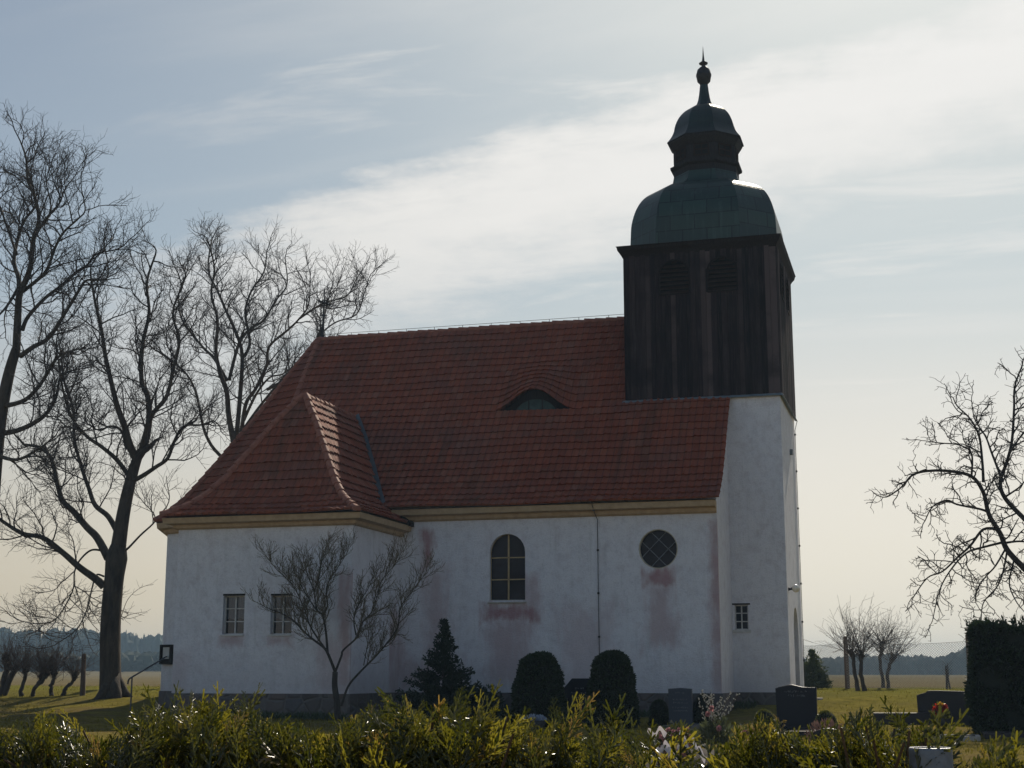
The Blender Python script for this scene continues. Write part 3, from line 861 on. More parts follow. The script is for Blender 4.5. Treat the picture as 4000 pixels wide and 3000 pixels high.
for f in range(8):
    o = octo(1.11, .414); a, b = np.array(o[f]) + TC, np.array(o[(f+1) % 8]) + TC
    d = (b - a) / np.linalg.norm(b - a); nr = np.array([d[1], -d[0]]) * 0.012
    if nr @ ((a+b)/2 - TC) < 0: nr = -nr
    mb = MB(); p = a + (b-a)*0.22 + nr; q = a + (b-a)*0.78 + nr
    mb.quad((*p, 19.95), (*q, 19.95), (*q, 20.36), (*p, 20.36))
    lw = mb.build('lantern_window', M['black'], LN)
    mb = MB(); up3 = (nr[0], nr[1], 0)
    for s, t_ in ((0, 0), (0.5, 0.5), (1, 1)):
        c = p + (q-p)*s + nr; mb.bar((*c, 19.95), (*c, 20.36), 0.05 if s != .5 else .03, 0.04, up3)
    for z in (19.95, 20.16, 20.36): mb.bar((*(p + nr), z), (*(q + nr), z), 0.04, 0.04, up3)
    mb.build('frame', M['louvre'], lw)
mb = MB()
mb.lathe([(.14, 23.03), (.15, 23.10), (.24, 23.20), (.272, 23.38), (.285, 23.42), (.285, 23.46), (.272, 23.50), (.23, 23.66), (.13, 23.76), (.07, 23.80), (.065, 23.84), (.16, 23.90), (.165, 23.93), (.08, 23.99), (.05, 24.03), (.03, 24.2), (.004, 24.6)], TC, 20)
mb.build('finial', M['iron'], CH, smooth=True)

# ---- windows
def glazing(name, y, poly, glass, frame_bars, fm, parent=CH, frame_w=0.05, dep=0.05, out_pts=None):
    mb = MB(); fan(mb, [(x, y, z) for x, z in poly])
    w_ = mb.build(name, glass, parent)
    mb = MB()
    pts = [np.array([x, y - 0.02, z]) for x, z in poly]
    for p, q in zip(pts, pts[1:] + pts[:1]): mb.bar(p, q, frame_w, dep, (0, 1, 0))
    for (x0, z0, x1, z1, wd) in frame_bars: mb.bar((x0, y - 0.03, z0), (x1, y - 0.03, z1), wd, 0.04, (0, 1, 0))
    mb.build('frame', fm, w_)
    return w_
zt = 6.05
glazing('arched_window', YN + 0.20, arch, M['glass'], [(-12.975, 3.93, -12.975, zt, .05), (-13.57, 4.60, -12.38, 4.60, .035), (-13.57, 5.30, -12.38, 5.30, .035)], M['frame_o'], frame_w=.02)
mb = MB(); mb.hexa([(-13.62, YN + .2, 3.93), (-13.62, YN - .06, 3.83), (-12.33, YN - .06, 3.83), (-12.33, YN + .2, 3.93)][::-1], [(-13.62, YN + .2, 3.96), (-13.62, YN - .06, 3.86), (-12.33, YN - .06, 3.86), (-12.33, YN + .2, 3.96)][::-1])
mb.build('window_sill', M['stepstone'], CH)
cx, cz, r_ = -8.06, 5.46, .60
bars = []
for s in (-.21, .21):
    L = math.sqrt(r_*r_ - s*s) - .02; q = math.sqrt(.5)
    bars.append((cx + s*q - L*q, cz - s*q - L*q, cx + s*q + L*q, cz - s*q + L*q, .022))
    bars.append((cx + s*q - L*q, cz + s*q + L*q, cx + s*q + L*q, cz + s*q - L*q, .022))
glazing('round_window', YN + 0.20, rnd, M['glass'], bars, M['frame_g'], frame_w=.03)
mb = MB()
ring_ = [np.array([cx + .605*math.cos(a), YN + .09, cz + .605*math.sin(a)]) for a in np.linspace(0, 2*PI, 33)]
for p, q in zip(ring_, ring_[1:]): mb.bar(p, q, 0.026, 0.2, (0, 1, 0))
mb.build('window_surround', M['cream'], CH)
for W in (w1, w2):
    (x0, z0), (x1, _), (_, z1), _ = W
    y = AY + .19
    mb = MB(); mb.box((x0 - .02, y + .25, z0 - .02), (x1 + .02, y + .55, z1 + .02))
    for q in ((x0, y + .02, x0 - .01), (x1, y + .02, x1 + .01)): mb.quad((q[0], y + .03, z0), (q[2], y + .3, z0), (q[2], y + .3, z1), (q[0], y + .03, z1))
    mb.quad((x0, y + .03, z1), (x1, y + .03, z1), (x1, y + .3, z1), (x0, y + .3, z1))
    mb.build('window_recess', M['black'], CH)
    mb = MB(); cxs = np.linspace(x0, x1, 15)
    zb_ = [z0 + (z1-z0)*(0.37 + 0.05*abs(math.sin((x - x0)/(x1-x0)*PI*2 + .6))) for x in cxs]
    for k in range(14):
        ya, yb = y + .06 + .03*math.sin(k*1.7), y + .06 + .03*math.sin((k+1)*1.7)
        mb.quad((cxs[k], ya, zb_[k]), (cxs[k+1], yb, zb_[k+1]), (cxs[k+1], yb, z1), (cxs[k], ya, z1))
    cur = mb
    wn = glazing('annex_window', y, [(x0, z0), (x1, z0), (x1, z1), (x0, z1)], M['clear'],
                 [((x0+x1)/2, z0, (x0+x1)/2, z1, .045)] + [(x0, z0 + (z1-z0)*k, x1, z0 + (z1-z0)*k, .03) for k in (.335, .67)], M['frame_w'], frame_w=.07)
    cur.build('curtain', M['lace'], wn, smooth=True)
    mb = MB(); mb.box((x0 - .04, AY - .04, z0 - .05), (x1 + .02, AY + .18, z0 - .003)); mb.build('window_sill', M['frame_w'], CH)
    mb = MB(); mb.box((x0 - .01, AY - .012, z1 + .003), (x1 + .01, AY + .17, z1 + .06)); mb.build('lintel', M['darkwood'], CH)
(x0, z0), (x1, _), (_, z1), _ = tw
glazing('tower_window', TY0 + .13, [(x0, z0), (x1, z0), (x1, z1), (x0, z1)], M['glass'], [((x0+x1)/2, z0, (x0+x1)/2, z1, .04)] + [(x0, z0 + (z1-z0)*k, x1, z0 + (z1-z0)*k, .03) for k in (.333, .667)], M['frame_w'], frame_w=.07)
mb = MB()
mb.box((x0 - .07, TY0 - .03, z0 - .09), (x1 + .07, TY0 + .10, z0 - .003))
mb.build('window_sill', M['frame_w'], CH)
mb = MB(); mb.box((x0 - .07, TY0 - .02, z1 + .003), (x1 + .07, TY0 + .1, z1 + .05)); mb.build('lintel', M['darkwood'], CH)
# ---- lightning conductors, lamp, ridge cross
def wire(pts, r=.012, clips=True):
    mb = MB(); mb.tube(pts, r, 5)
    if clips:
        P = np.array(pts); s = np.concatenate([[0], np.cumsum(np.linalg.norm(np.diff(P, axis=0), axis=1))])
        for q in np.arange(0.5, s[-1], 1.35):
            c = np.array([np.interp(q, s, P[:, k]) for k in range(3)]); mb.box(c - (.03, .03, .03), c + (.03, .03, .03))
    return mb.build('lightning_conductor', M['iron'], CH)
xl = -9.98
wire([(xl - .1, YR - 5.95, 7.12), (xl - .08, YN - .46, 6.85), (xl - .05, YN - .2, 6.6), (xl, YN - .06, 6.42), (xl, YN - .05, 4.0), (xl + .02, YN - .05, .5)])
wire([(TX1 + .12, TY1 - .12, 10.68), (TX1 + .03, TY1 - .10, 10.35), (TX1 + .03, TY1 - .08, 6), (TX1 + .03, TY1 - .08, 1.0)], .012)
mb = MB(); rx = np.linspace(XL + .2, TX0, 12)
mb.tube([(x, YR, 14.52) for x in rx], .008, 4)
for x in rx: mb.tube([(x, YR, 14.4), (x, YR, 14.52)], .012, 4)
mb.build('lightning_conductor', M['iron'], CH)
lx, ly, lz = TX1 + .24, TY0 + .45, 4.36
mb = MB(); mb.tube([(TX1 - .01, ly, lz - .02), (TX1 + .08, ly, lz - .02), (lx - .1, ly, lz)], [.06, .035, .05], 8)
LB = mb.build('wall_lamp', M['iron'], CH)
mb = MB(); mb.lathe([(.01, lz - .13), (.07, lz - .11), (.115, lz - .06), (.13, lz), (.115, lz + .06), (.07, lz + .11), (.01, lz + .13)], (lx, ly), 16)
mb.build('globe', M['opal'], LB, smooth=True)
mb = MB(); cxr, cyr = XL + .13, YR
mb.tube([(cxr, cyr, 14.35), (cxr, cyr, 14.6), (cxr + .02, cyr, 15.5), (cxr + .04, cyr, 16.42)], [.075, .055, .04, .012], 6)
mb.bar((cxr - .18, cyr - .12, 15.86), (cxr + .26, cyr + .12, 15.70), .075, .07)
mb.bar((cxr - .10, cyr, 15.28), (cxr + .12, cyr, 15.28), .03, .04)
for a in (0, 90, 180, 270):
    c = np.array([cxr + .03 + .08*math.cos(R(a + 45)), cyr, 15.78 + .08*math.sin(R(a + 45))])
    mb.tube([c + .05*np.array([math.cos(t), 0, math.sin(t)]) for t in np.linspace(0, 2*PI, 9)], .026, 4)
for a in (-1, 1): mb.bar((cxr, cyr, 14.95), (cxr + a*.12, cyr, 14.4), .025, .025)
mb.build('ridge_cross', M['iron'], CH)
mb = MB(); mb.box((TX1 - .01, 50.9, 9.15), (TX1 + .10, 51.1, 9.33)); mb.build('wall_vent', M['lead'], CH)
# ------------------------------------------------------------------ ground
M['ground'] = ground_mat()
def ground_mesh():
    xs = np.unique(np.concatenate([np.linspace(-60, 20, 161), np.linspace(-1150, -60, 46), np.linspace(20, 700, 30)]))
    ys = np.unique(np.concatenate([np.linspace(-8, 75, 167), np.linspace(-120, -8, 12), np.linspace(75, 1150, 60)]))
    X, Y = np.meshgrid(xs, ys)
    Z = np.vectorize(gz)(X, Y)
    near_ = (Y > 2) & (Y < 75)
    r = np.random.default_rng(2)
    bumpy = 0.03*np.sin(X*1.3 + 2*np.sin(Y*.7)) + 0.03*np.sin(Y*1.7 + np.sin(X*.9)) + r.normal(0, .008, X.shape)
    Z = Z + np.where(near_, bumpy, 0)
    mb = MB(); i = mb.verts(np.stack([X, Y, Z], -1))
    ny, nx = X.shape
    k = (np.arange(ny-1)[:, None]*nx + np.arange(nx-1)[None]).ravel()
    mb.faces(np.stack([k, k+1, k+nx+1, k+nx], -1))
    return tag(mb.build('ground', M['ground'], smooth=True), kind='structure')
ground_mesh()

# vectorised leaf quads
def leaves(mb, P, D, L, Wd, r, roll=None):
    """flat blades: base points P, unit directions D, lengths L, widths Wd"""
    n = len(P)
    a = r.normal(size=(n, 3)); s = np.cross(D, a); s /= np.linalg.norm(s, axis=1, keepdims=True) + 1e-9
    L = np.broadcast_to(L, (n,))[:, None]; Wd = np.broadcast_to(Wd, (n,))[:, None]
    q0 = P - s*Wd*.35; q1 = P + s*Wd*.35; q2 = P + D*L*.55 + s*Wd*.5; q3 = P + D*L; q4 = P + D*L*.55 - s*Wd*.5
    i = mb.verts(np.stack([q0, q1, q2, q3, q4], 1).reshape(-1, 3))
    mb.faces(i + np.arange(n)[:, None]*5 + np.arange(5)[None])
def unit(v): return v / (np.linalg.norm(v, axis=-1, keepdims=True) + 1e-9)

# turf: uneven tufts of short grass over the churchyard
M['grass'] = leaf_mat('grass_blades', (0.10, 0.09, 0.014), (0.20, 0.155, 0.030), (0.22, 0.19, 0.02), 0.4, 0.9, 0.0, 1.5)
r = np.random.default_rng(8)
n = 42000
t = r.random(n)
Y = np.where(t < .5, r.uniform(20, 66, n), r.uniform(4, 40, n)); U = r.uniform(-.82, .16, n)
X = Y*U; keep = ~((X > -28) & (X < -4) & (Y > 40) & (Y < 57))
X, Y = X[keep], Y[keep]
Z = np.array([gz(a, b) for a, b in zip(X, Y)])
mb = MB(); D = unit(np.stack([r.normal(0, .5, len(X)), r.normal(0, .5, len(X)), np.ones(len(X))], -1))
leaves(mb, np.stack([X, Y, Z - .02], -1), D, r.uniform(.05, .13, len(X)), r.uniform(.01, .03, len(X)), r)
tag(mb.build('grass', M['grass']), kind='stuff')

# ------------------------------------------------------------------ bare trees
M['bark'] = bark_mat('linden_bark', (0.022, 0.017, 0.014), (0.10, 0.080, 0.060))
M['twig'] = simple('winter_twigs', (0.03, 0.022, 0.020), (0.065, 0.048, 0.040), 3, 0.8, 0.0)
M['twig_br'] = simple('budding_twigs', (0.07, 0.052, 0.028), (0.13, 0.098, 0.052), 6, 0.8, 0.0)
M['bark_d'] = bark_mat('dark_bark', (0.03, 0.025, 0.022), (0.07, 0.058, 0.050), 9)

def catmull(P, n=5):
    P = np.asarray(P, float); out = []
    for k in range(len(P) - 1):
        p0, p1, p2, p3 = P[max(k-1, 0)], P[k], P[k+1], P[min(k+2, len(P)-1)]
        for t in np.arange(n) / n:
            out.append(0.5*(2*p1 + (p2-p0)*t + (2*p0 - 5*p1 + 4*p2 - p3)*t*t + (3*p1 - p0 - 3*p2 + p3)*t**3))
    return np.array(out + [P[-1]])
class Tree:
    def __init__(self, seed, kink=.27, trop=.085, lens=(2.7, 1.4, .66), gaps=(.32, .21, .15), rads=(.033, .0145, .008, .0055), spread=(35, 65), droop=0.0, maxlev=3):
        self.r = np.random.default_rng(seed); self.trunk = MB(); self.twigs = MB()
        self.kink, self.trop, self.lens, self.gaps, self.rads, self.spread, self.droop, self.maxlev = kink, trop, lens, gaps, rads, spread, droop, maxlev
        self.ends = []
    def limb(self, pts, r0, r1, start=.2, sides=9, lev=0, wob=.0, n=5):
        P = catmull(pts, n)
        if wob: P[1:-1] += self.r.normal(0, wob, (len(P)-2, 3))
        s = np.linspace(0, 1, len(P)); rad = r0 + (r1 - r0) * s ** .85
        self.trunk.tube(P, rad, sides)
        self.spawn(P, rad, lev, start)
        self.grow(P[-1], unit(P[-1] - P[-2]), self.lens[lev]*.5, r1, lev)
        return P
    def spawn(self, P, rad, lev, start=.12):
        if lev >= self.maxlev: return
        seg = np.linalg.norm(np.diff(P, axis=0), axis=1); s = np.concatenate([[0], np.cumsum(seg)]); L = s[-1]
        q = start*L + self.r.random()*self.gaps[lev]; side = self.r.random()*6.28
        while q < L:
            k = min(np.searchsorted(s, q) - 1, len(P) - 2); k = max(k, 0)
            f = (q - s[k]) / max(seg[k], 1e-6); p = P[k] + (P[k+1] - P[k])*f
            tg = unit(P[k+1] - P[k])
            a = unit(np.cross(tg, self.r.normal(size=3))); b = np.cross(tg, a)
            side += 2.4 + self.r.normal(0, .5)
            o = a*math.cos(side) + b*math.sin(side)
            ang = R(self.r.uniform(*self.spread)); d = tg*math.cos(ang) + o*math.sin(ang)
            d[2] += self.trop*2 if lev < 2 else 0
            ln = self.lens[lev] * self.r.uniform(.5, 1.15) * (1.05 - .5*q/L)
            rr = min(self.rads[lev], (rad[k]*.75))
            self.grow(p, unit(d), ln, rr, lev)
            q += self.gaps[lev] * self.r.uniform(.6, 1.5)
    def grow(self, p, d, ln, r0, lev):
        n = (7, 6, 5, 4)[lev]; st = ln / (n - 1)
        P = [np.array(p)]
        for k in range(n - 1):
            d = unit(d + self.r.normal(0, self.kink*(.85, .8, .65, .5)[lev], 3) + np.array([0, 0, self.trop - self.droop*(k/n)]))
            P.append(P[-1] + d*st)
        P = np.array(P); end = max(self.rads[min(lev+1, 3)]*.8, .004)
        rad = np.linspace(r0, min(end, r0), n)
        (self.trunk if r0 > .045 else self.twigs).tube(P, rad, 5 if lev == 0 else 3, cap=False)
        self.ends.append((P[-1], d))
        self.spawn(P, rad, lev + 1)
    def finish(self, root, bark, twig):
        self.trunk.build('trunk', bark, root, smooth=True); self.twigs.build('twigs', twig, root)
def px2m(w, Y): return w/2 * (Y*1.12) / FPX
def px_limb(pts, Y, dy0=0.0, dy1=0.0, sx=1.0, ox=0.0, oy=0.0):
    m = len(pts)
    return [at(ox + a*sx, oy + b*sx, Y + dy0 + (dy1 - dy0)*k/max(1, m-1)) for k, (a, b) in enumerate(pts)]

LIND = 'leafless mature lime trees beside the church'
# -- the big tree left of the church
Y = 49.7
b0 = at(439, 2724, Y); b0[2] = gz(b0[0], Y)
T = thing('lime_tree', 'tall bare lime tree whose whole dark trunk stands between fence post and church corner', 'tree', tuple(b0), LIND)
g = Tree(11)
S = 1/1.185
lim = lambda pts, w0, w1, d0, d1, st=.2: g.limb(px_limb(pts, Y, d0, d1, S, 0, 1500), px2m(w0*S*1.2, Y), px2m(w1*S*1.1, Y), st)
P = catmull(px_limb([(515, 1462), (511, 1330), (511, 1150), (519, 1000), (533, 860), (548, 745)], Y, 0, 0, S, 0, 1500), 5)
rad = np.interp(np.linspace(0, 1, len(P)), [0, .06, .2, .75, .88, 1], [px2m(112, Y), px2m(90, Y), px2m(80, Y), px2m(74, Y), px2m(84, Y), px2m(58, Y)])
g.trunk.tube(P, rad, 14)
for a in (20, 100, 170, 250, 320):
    q = b0 + np.array([math.cos(R(a))*.8, math.sin(R(a))*.8, -.12]); g.trunk.tube([q, b0 + np.array([math.cos(R(a))*.45, math.sin(R(a))*.45, .12]), b0 + (0, 0, .75)], [.08, .2, .3], 7)
lim([(480, 935), (440, 900), (370, 850), (290, 780), (200, 712), (100, 690), (-10, 620)], 34, 14, 0, -1.5, .25)
lim([(500, 805), (450, 712), (400, 660), (340, 590), (290, 540), (262, 450), (245, 370), (200, 300), (110, 280)], 34, 12, 0, 1.5, .2)
lim([(548, 755), (568, 620), (592, 500), (618, 400), (640, 330)], 60, 40, 0, 0, .5)
lim([(632, 350), (600, 280), (575, 190), (545, 110), (522, 20), (490, -120), (470, -250), (440, -380), (420, -500)], 34, 8, 0, -1.8, .1)
lim([(640, 340), (668, 290), (690, 170), (684, 60), (655, -20), (660, -180), (690, -330), (680, -470), (720, -600)], 34, 8, 0, 1.2, .1)
lim([(612, 450), (660, 425), (720, 385), (775, 345), (805, 270), (835, 212), (870, 190), (925, 190), (990, 170)], 20, 6, 0, -1.2, .2)
lim([(545, 690), (500, 612), (440, 560), (410, 480), (382, 400), (345, 260), (340, 120), (300, 0), (280, -160)], 24, 8, 0, 2.2, .15)
lim([(545, 800), (595, 758), (650, 700), (705, 650), (745, 600), (770, 570)], 10, 5, 0, -.6, .6)
lim([(600, 430), (540, 350), (470, 290), (400, 240), (330, 150), (290, 20), (270, -110)], 20, 7, 0, -2, .15)
lim([(585, 300), (560, 215), (510, 195), (460, 215), (400, 180)], 12, 5, 0, 1, .2)
lim([(655, 300), (700, 150), (770, 60), (800, -60), (830, -200), (800, -330), (850, -470)], 22, 7, 0, -1, .15)
lim([(470, 770), (420, 770), (370, 815), (345, 870), (335, 960), (255, 1090), (150, 1110)], 9, 4, 0, -1.5, .3)
lim([(480, 890), (445, 885), (425, 950), (400, 1050), (350, 1140), (250, 1210)], 8, 4, 0, .8, .3)
for q_ in ([(560, 1080), (590, 1000), (640, 950), (700, 925)], [(565, 1085), (610, 1065), (670, 1055)], [(560, 1075), (600, 1085), (650, 1070)]):
    g.limb(px_limb(q_, Y, 0, -.3, S, 0, 1500), .016, .006, .5, 5, 2)
g.finish(T, M['bark'], M['twig'])

# -- tree at the left border of the picture
Y = 47.0
b0 = at(-70, 2740, Y); b0[2] = gz(b0[0], Y)
T = thing('lime_tree', 'tallest bare tree beside the pollarded stumps, its leaning trunk half out at the left edge', 'tree', tuple(b0), LIND)
g = Tree(21)
S = 1/1.3825
lim = lambda pts, w0, w1, d0, d1, st=.2: g.limb(px_limb(pts, Y, d0, d1, S, 0, 400), px2m(w0*S*1.2, Y), px2m(w1*S*1.1, Y), st)
P = catmull([b0, *px_limb([(-75, 2600), (-45, 2150), (-5, 1750), (45, 1480), (88, 1330)], Y, 0, 0, S, 0, 400)], 5)
g.trunk.tube(P, np.linspace(px2m(78, Y), px2m(38, Y), len(P)), 12)
lim([(88, 1340), (95, 1180), (105, 1040), (140, 960), (165, 880), (180, 740), (210, 640), (190, 520), (150, 420), (140, 300), (110, 210)], 40, 7, 0, -1.2, .15)
lim([(105, 1050), (100, 950), (75, 860), (95, 740), (130, 640), (190, 560), (185, 480), (145, 350)], 26, 7, 0, 1.5, .15)
lim([(110, 1370), (180, 1320), (265, 1270), (350, 1140), (430, 1010), (470, 960), (575, 950), (580, 850)], 26, 6, 0, -1.5, .15)
lim([(120, 1230), (150, 1160), (240, 1060), (330, 990), (420, 910), (470, 880), (520, 820), (640, 790), (700, 740)], 22, 5, 0, 1.2, .15)
lim([(110, 1030), (200, 960), (255, 900), (300, 780), (345, 700), (420, 630), (460, 580), (440, 470)], 20, 5, 0, -1.8, .15)
lim([(180, 740), (240, 640), (320, 545), (350, 470), (420, 380)], 16, 4, -.5, .4, .15)
lim([(250, 640), (275, 560), (250, 430), (270, 350)], 10, 4, -.5, -1, .15)
lim([(100, 1000), (30, 1110), (-60, 1200)], 18, 6, 0, -1, .2)
lim([(90, 820), (20, 620), (-10, 520), (0, 420)], 14, 5, 0, 1, .2)
lim([(20, 1640), (130, 1610), (220, 1520), (300, 1390), (360, 1350), (440, 1330)], 26, 6, 0, -2, .15)
lim([(-20, 1790), (100, 1770), (230, 1700), (300, 1600), (330, 1480), (420, 1440)], 30, 7, 0, 1.5, .2)
lim([(-30, 1900), (90, 1930), (210, 1870), (300, 1800)], 22, 6, 0, -2, .2)
g.finish(T, M['bark'], M['twig'])

# -- tree behind the apse
Y = 63.0
b0 = at(930, 2690, Y); b0[2] = gz(b0[0], Y)
T = thing('lime_tree', 'broad bare tree rising behind the red roof at the cross', 'tree', tuple(b0), LIND)
g = Tree(31, gaps=(.35, .22, .155))
S = 1/1.659
lim = lambda pts, w0, w1, d0, d1, st=.2: g.limb(px_limb(pts, Y, d0, d1, S, 500, 1100), px2m(w0*S*1.2, Y), px2m(w1*S*1.1, Y), st)
P = catmull([b0, *px_limb([(712, 1900), (690, 1300), (690, 1050)], Y, 0, 0, S, 500, 1100)], 5)
g.trunk.tube(P, np.linspace(px2m(70, Y), px2m(40, Y), len(P)), 12)
lim([(690, 1060), (655, 880), (640, 720), (600, 600), (570, 450), (580, 250), (540, 80), (560, -80), (530, -230)], 34, 8, 0, -1, .15)
lim([(700, 1030), (725, 760), (740, 480), (700, 330), (640, 200), (580, 60), (520, -80), (540, -260)], 28, 8, 0, 1.5, .15)
lim([(735, 980), (765, 790), (830, 690), (900, 540), (915, 420), (1040, 310), (1110, 240), (1170, 150), (1180, 0)], 24, 6, 0, -1.5, .15)
lim([(740, 500), (790, 400), (760, 200), (800, 60), (880, -60), (900, -200)], 20, 6, .5, 1.5, .15)
lim([(655, 640), (720, 400), (800, 300), (880, 250), (960, 120), (1030, 20), (1020, -130)], 20, 6, -.5, .5, .15)
lim([(750, 900), (800, 790), (850, 700), (920, 620), (1000, 600), (1080, 540)], 18, 6, 0, -1, .2)
lim([(610, 1140), (540, 1060), (490, 950), (455, 780), (430, 690), (370, 590), (230, 470), (170, 440), (80, 340)], 20, 6, 0, -2, .15)
lim([(640, 640), (560, 500), (490, 430), (400, 320), (340, 220), (330, 80), (380, -60)], 20, 6, 0, 2, .15)
lim([(745, 960), (860, 800), (1010, 620), (1130, 500), (1200, 420), (1260, 330), (1350, 262), (1480, 212), (1530, 80), (1560, -20)], 16, 5, 1, 1, .15)
lim([(900, 700), (1010, 640), (1120, 540), (1240, 350), (1290, 150), (1330, 0)], 18, 5, 0, 2, .15)
lim([(1110, 240), (1230, 160), (1300, 130), (1420, 90), (1480, -20)], 12, 5, -1, -1.5, .15)
g.finish(T, M['bark'], M['twig'])

# -- gnarled tree reaching in at the right border
Y = 40.0
b0 = at(4180, 2760, Y); b0[2] = gz(b0[0], Y)
T = thing('walnut_tree', 'bare crooked tree with curling drooping branches reaching over the dark clipped hedge', 'tree', tuple(b0))
g = Tree(41, kink=.33, trop=.02, lens=(1.05, .58, .3), gaps=(.22, .15, .14), rads=(.024, .013, .009, .0075), spread=(40, 75), droop=.02)
S = 1/1.185
lim = lambda pts, w0, w1, d0, d1, st=.2: g.limb(px_limb(pts, Y, d0, d1, S, 3200, 1300), px2m(w0*S*.9, Y), px2m(w1*S*.8, Y), st)
P = catmull([b0, *px_limb([(1130, 1500), (1080, 1250), (1010, 1150)], Y, 0, 0, S, 3200, 1300)], 5)
g.trunk.tube(P, np.linspace(px2m(70, Y), px2m(44, Y), len(P)), 10)
lim([(1015, 1155), (948, 1090), (870, 1005), (838, 930), (785, 840), (760, 740), (705, 665), (600, 640), (500, 640), (430, 660), (380, 715), (325, 755)], 30, 6, 0, -1, .2)
lim([(1045, 1170), (1065, 1060), (1040, 950), (948, 860), (860, 765), (838, 690), (868, 600), (892, 500), (902, 350), (905, 250), (940, 150)], 30, 7, 0, 1, .15)
lim([(785, 830), (740, 815), (640, 795), (590, 775), (525, 805), (490, 870)], 12, 5, 0, -.8, .1)
lim([(835, 910), (760, 910), (700, 985), (640, 1040), (570, 1105), (500, 1135), (435, 1225)], 14, 5, 0, .6, .15)
lim([(850, 970), (770, 990), (680, 1020), (600, 1110), (555, 1200), (525, 1330)], 12, 4, 0, -.5, .15)
lim([(760, 690), (755, 600), (740, 480), (700, 400), (640, 340), (620, 300)], 14, 5, 0, .8, .1)
lim([(705, 665), (705, 560), (650, 520), (560, 510), (490, 500)], 10, 4, 0, -.6, .1)
lim([(850, 690), (800, 560), (770, 480), (720, 400), (705, 310)], 12, 4, 0, .5, .1)
lim([(862, 1000), (815, 1080), (770, 1130), (730, 1190), (725, 1250)], 9, 4, 0, .4, .1)
lim([(870, 1010), (850, 1110), (820, 1180), (760, 1250), (750, 1340)], 9, 4, 0, -.6, .1)
lim([(900, 1060), (880, 1160), (910, 1240), (948, 1290)], 8, 4, 0, -.6, .1)
lim([(860, 760), (920, 720), (948, 690)], 10, 5, 0, -.4, .1)
lim([(880, 560), (940, 470), (1000, 420)], 10, 5, 0, .4, .1)
lim([(845, 975), (930, 965), (1010, 980)], 12, 6, 0, -.4, .1)
g.finish(T, M['bark_d'], M['bark_d'])

# -- small budding tree in front of the annex
Y = 39.3
b0 = at(1318, 2790, Y); b0[2] = gz(b0[0], Y)
T = thing('magnolia_tree', 'small leafless budding tree with forked stems before the low annex wall', 'tree', tuple(b0))
g = Tree(51, kink=.24, trop=.10, lens=(1.0, .58, .28), gaps=(.11, .10, .095), rads=(.015, .009, .006, .0046), spread=(20, 46), maxlev=3)
S = 1/1.8436
lim = lambda pts, w0, w1, d0, d1, st=.2: g.limb(px_limb(pts, Y, d0, d1, S, 900, 1900), px2m(w0*S*1.25, Y), px2m(w1*S, Y), st, 7)
P = catmull([b0, *px_limb([(768, 1560), (752, 1440), (755, 1335)], Y, 0, 0, S, 900, 1900)], 4)
g.trunk.tube(P, np.linspace(px2m(26, Y), px2m(20, Y), len(P)), 9)
lim([(755, 1335), (705, 1210), (672, 1160), (600, 1105), (540, 1055), (450, 965), (360, 912), (290, 885), (215, 850)], 18, 4, 0, -.8, .25)
lim([(690, 1180), (620, 1080), (570, 995), (540, 900), (480, 765), (420, 680), (335, 600), (265, 510)], 12, 3, 0, .5, .2)
lim([(700, 1200), (688, 1050), (665, 930), (622, 885), (600, 750), (560, 650), (535, 560)], 15, 4, 0, -.3, .2)
lim([(668, 930), (700, 855), (690, 740), (730, 650), (790, 560), (845, 470)], 10, 3, 0, .6, .2)
lim([(755, 1335), (800, 1220), (812, 1180), (900, 1100), (925, 1050), (950, 980), (1020, 900), (1060, 780), (1090, 680), (1180, 570), (1240, 490)], 14, 3, 0, -.4, .25)
lim([(905, 1070), (890, 950), (932, 830), (990, 740), (1030, 650)], 9, 3, 0, .5, .25)
lim([(800, 1580), (848, 1440), (940, 1330), (1030, 1240), (1110, 1150), (1185, 1050), (1212, 980), (1225, 870), (1290, 780), (1370, 670), (1420, 620)], 14, 3, 0, -.9, .3)
lim([(960, 1290), (990, 1120), (1000, 1010)], 6, 3, 0, .2, .3)
lim([(620, 890), (560, 800), (500, 690), (490, 580)], 8, 3, 0, -.6, .2)
lim([(600, 760), (640, 650), (650, 560), (690, 470)], 8, 3, 0, -.5, .2)
g.trunk.build('trunk', M['bark_d'], T, smooth=True); g.twigs.build('twigs', M['twig_br'], T)
E_ = [e for e in g.ends if g.r.random() < .5]
mb = MB(); leaves(mb, np.array([e[0] for e in E_]), np.array([unit(e[1]) for e in E_]), .035, .016, g.r); M['bud'] = leaf_mat('swelling_buds', (0.14, 0.10, 0.06), (0.26, 0.15, 0.13), (.2, .13, .1), .25, .7, .2, 3)
mb.build('buds', M['bud'], T)

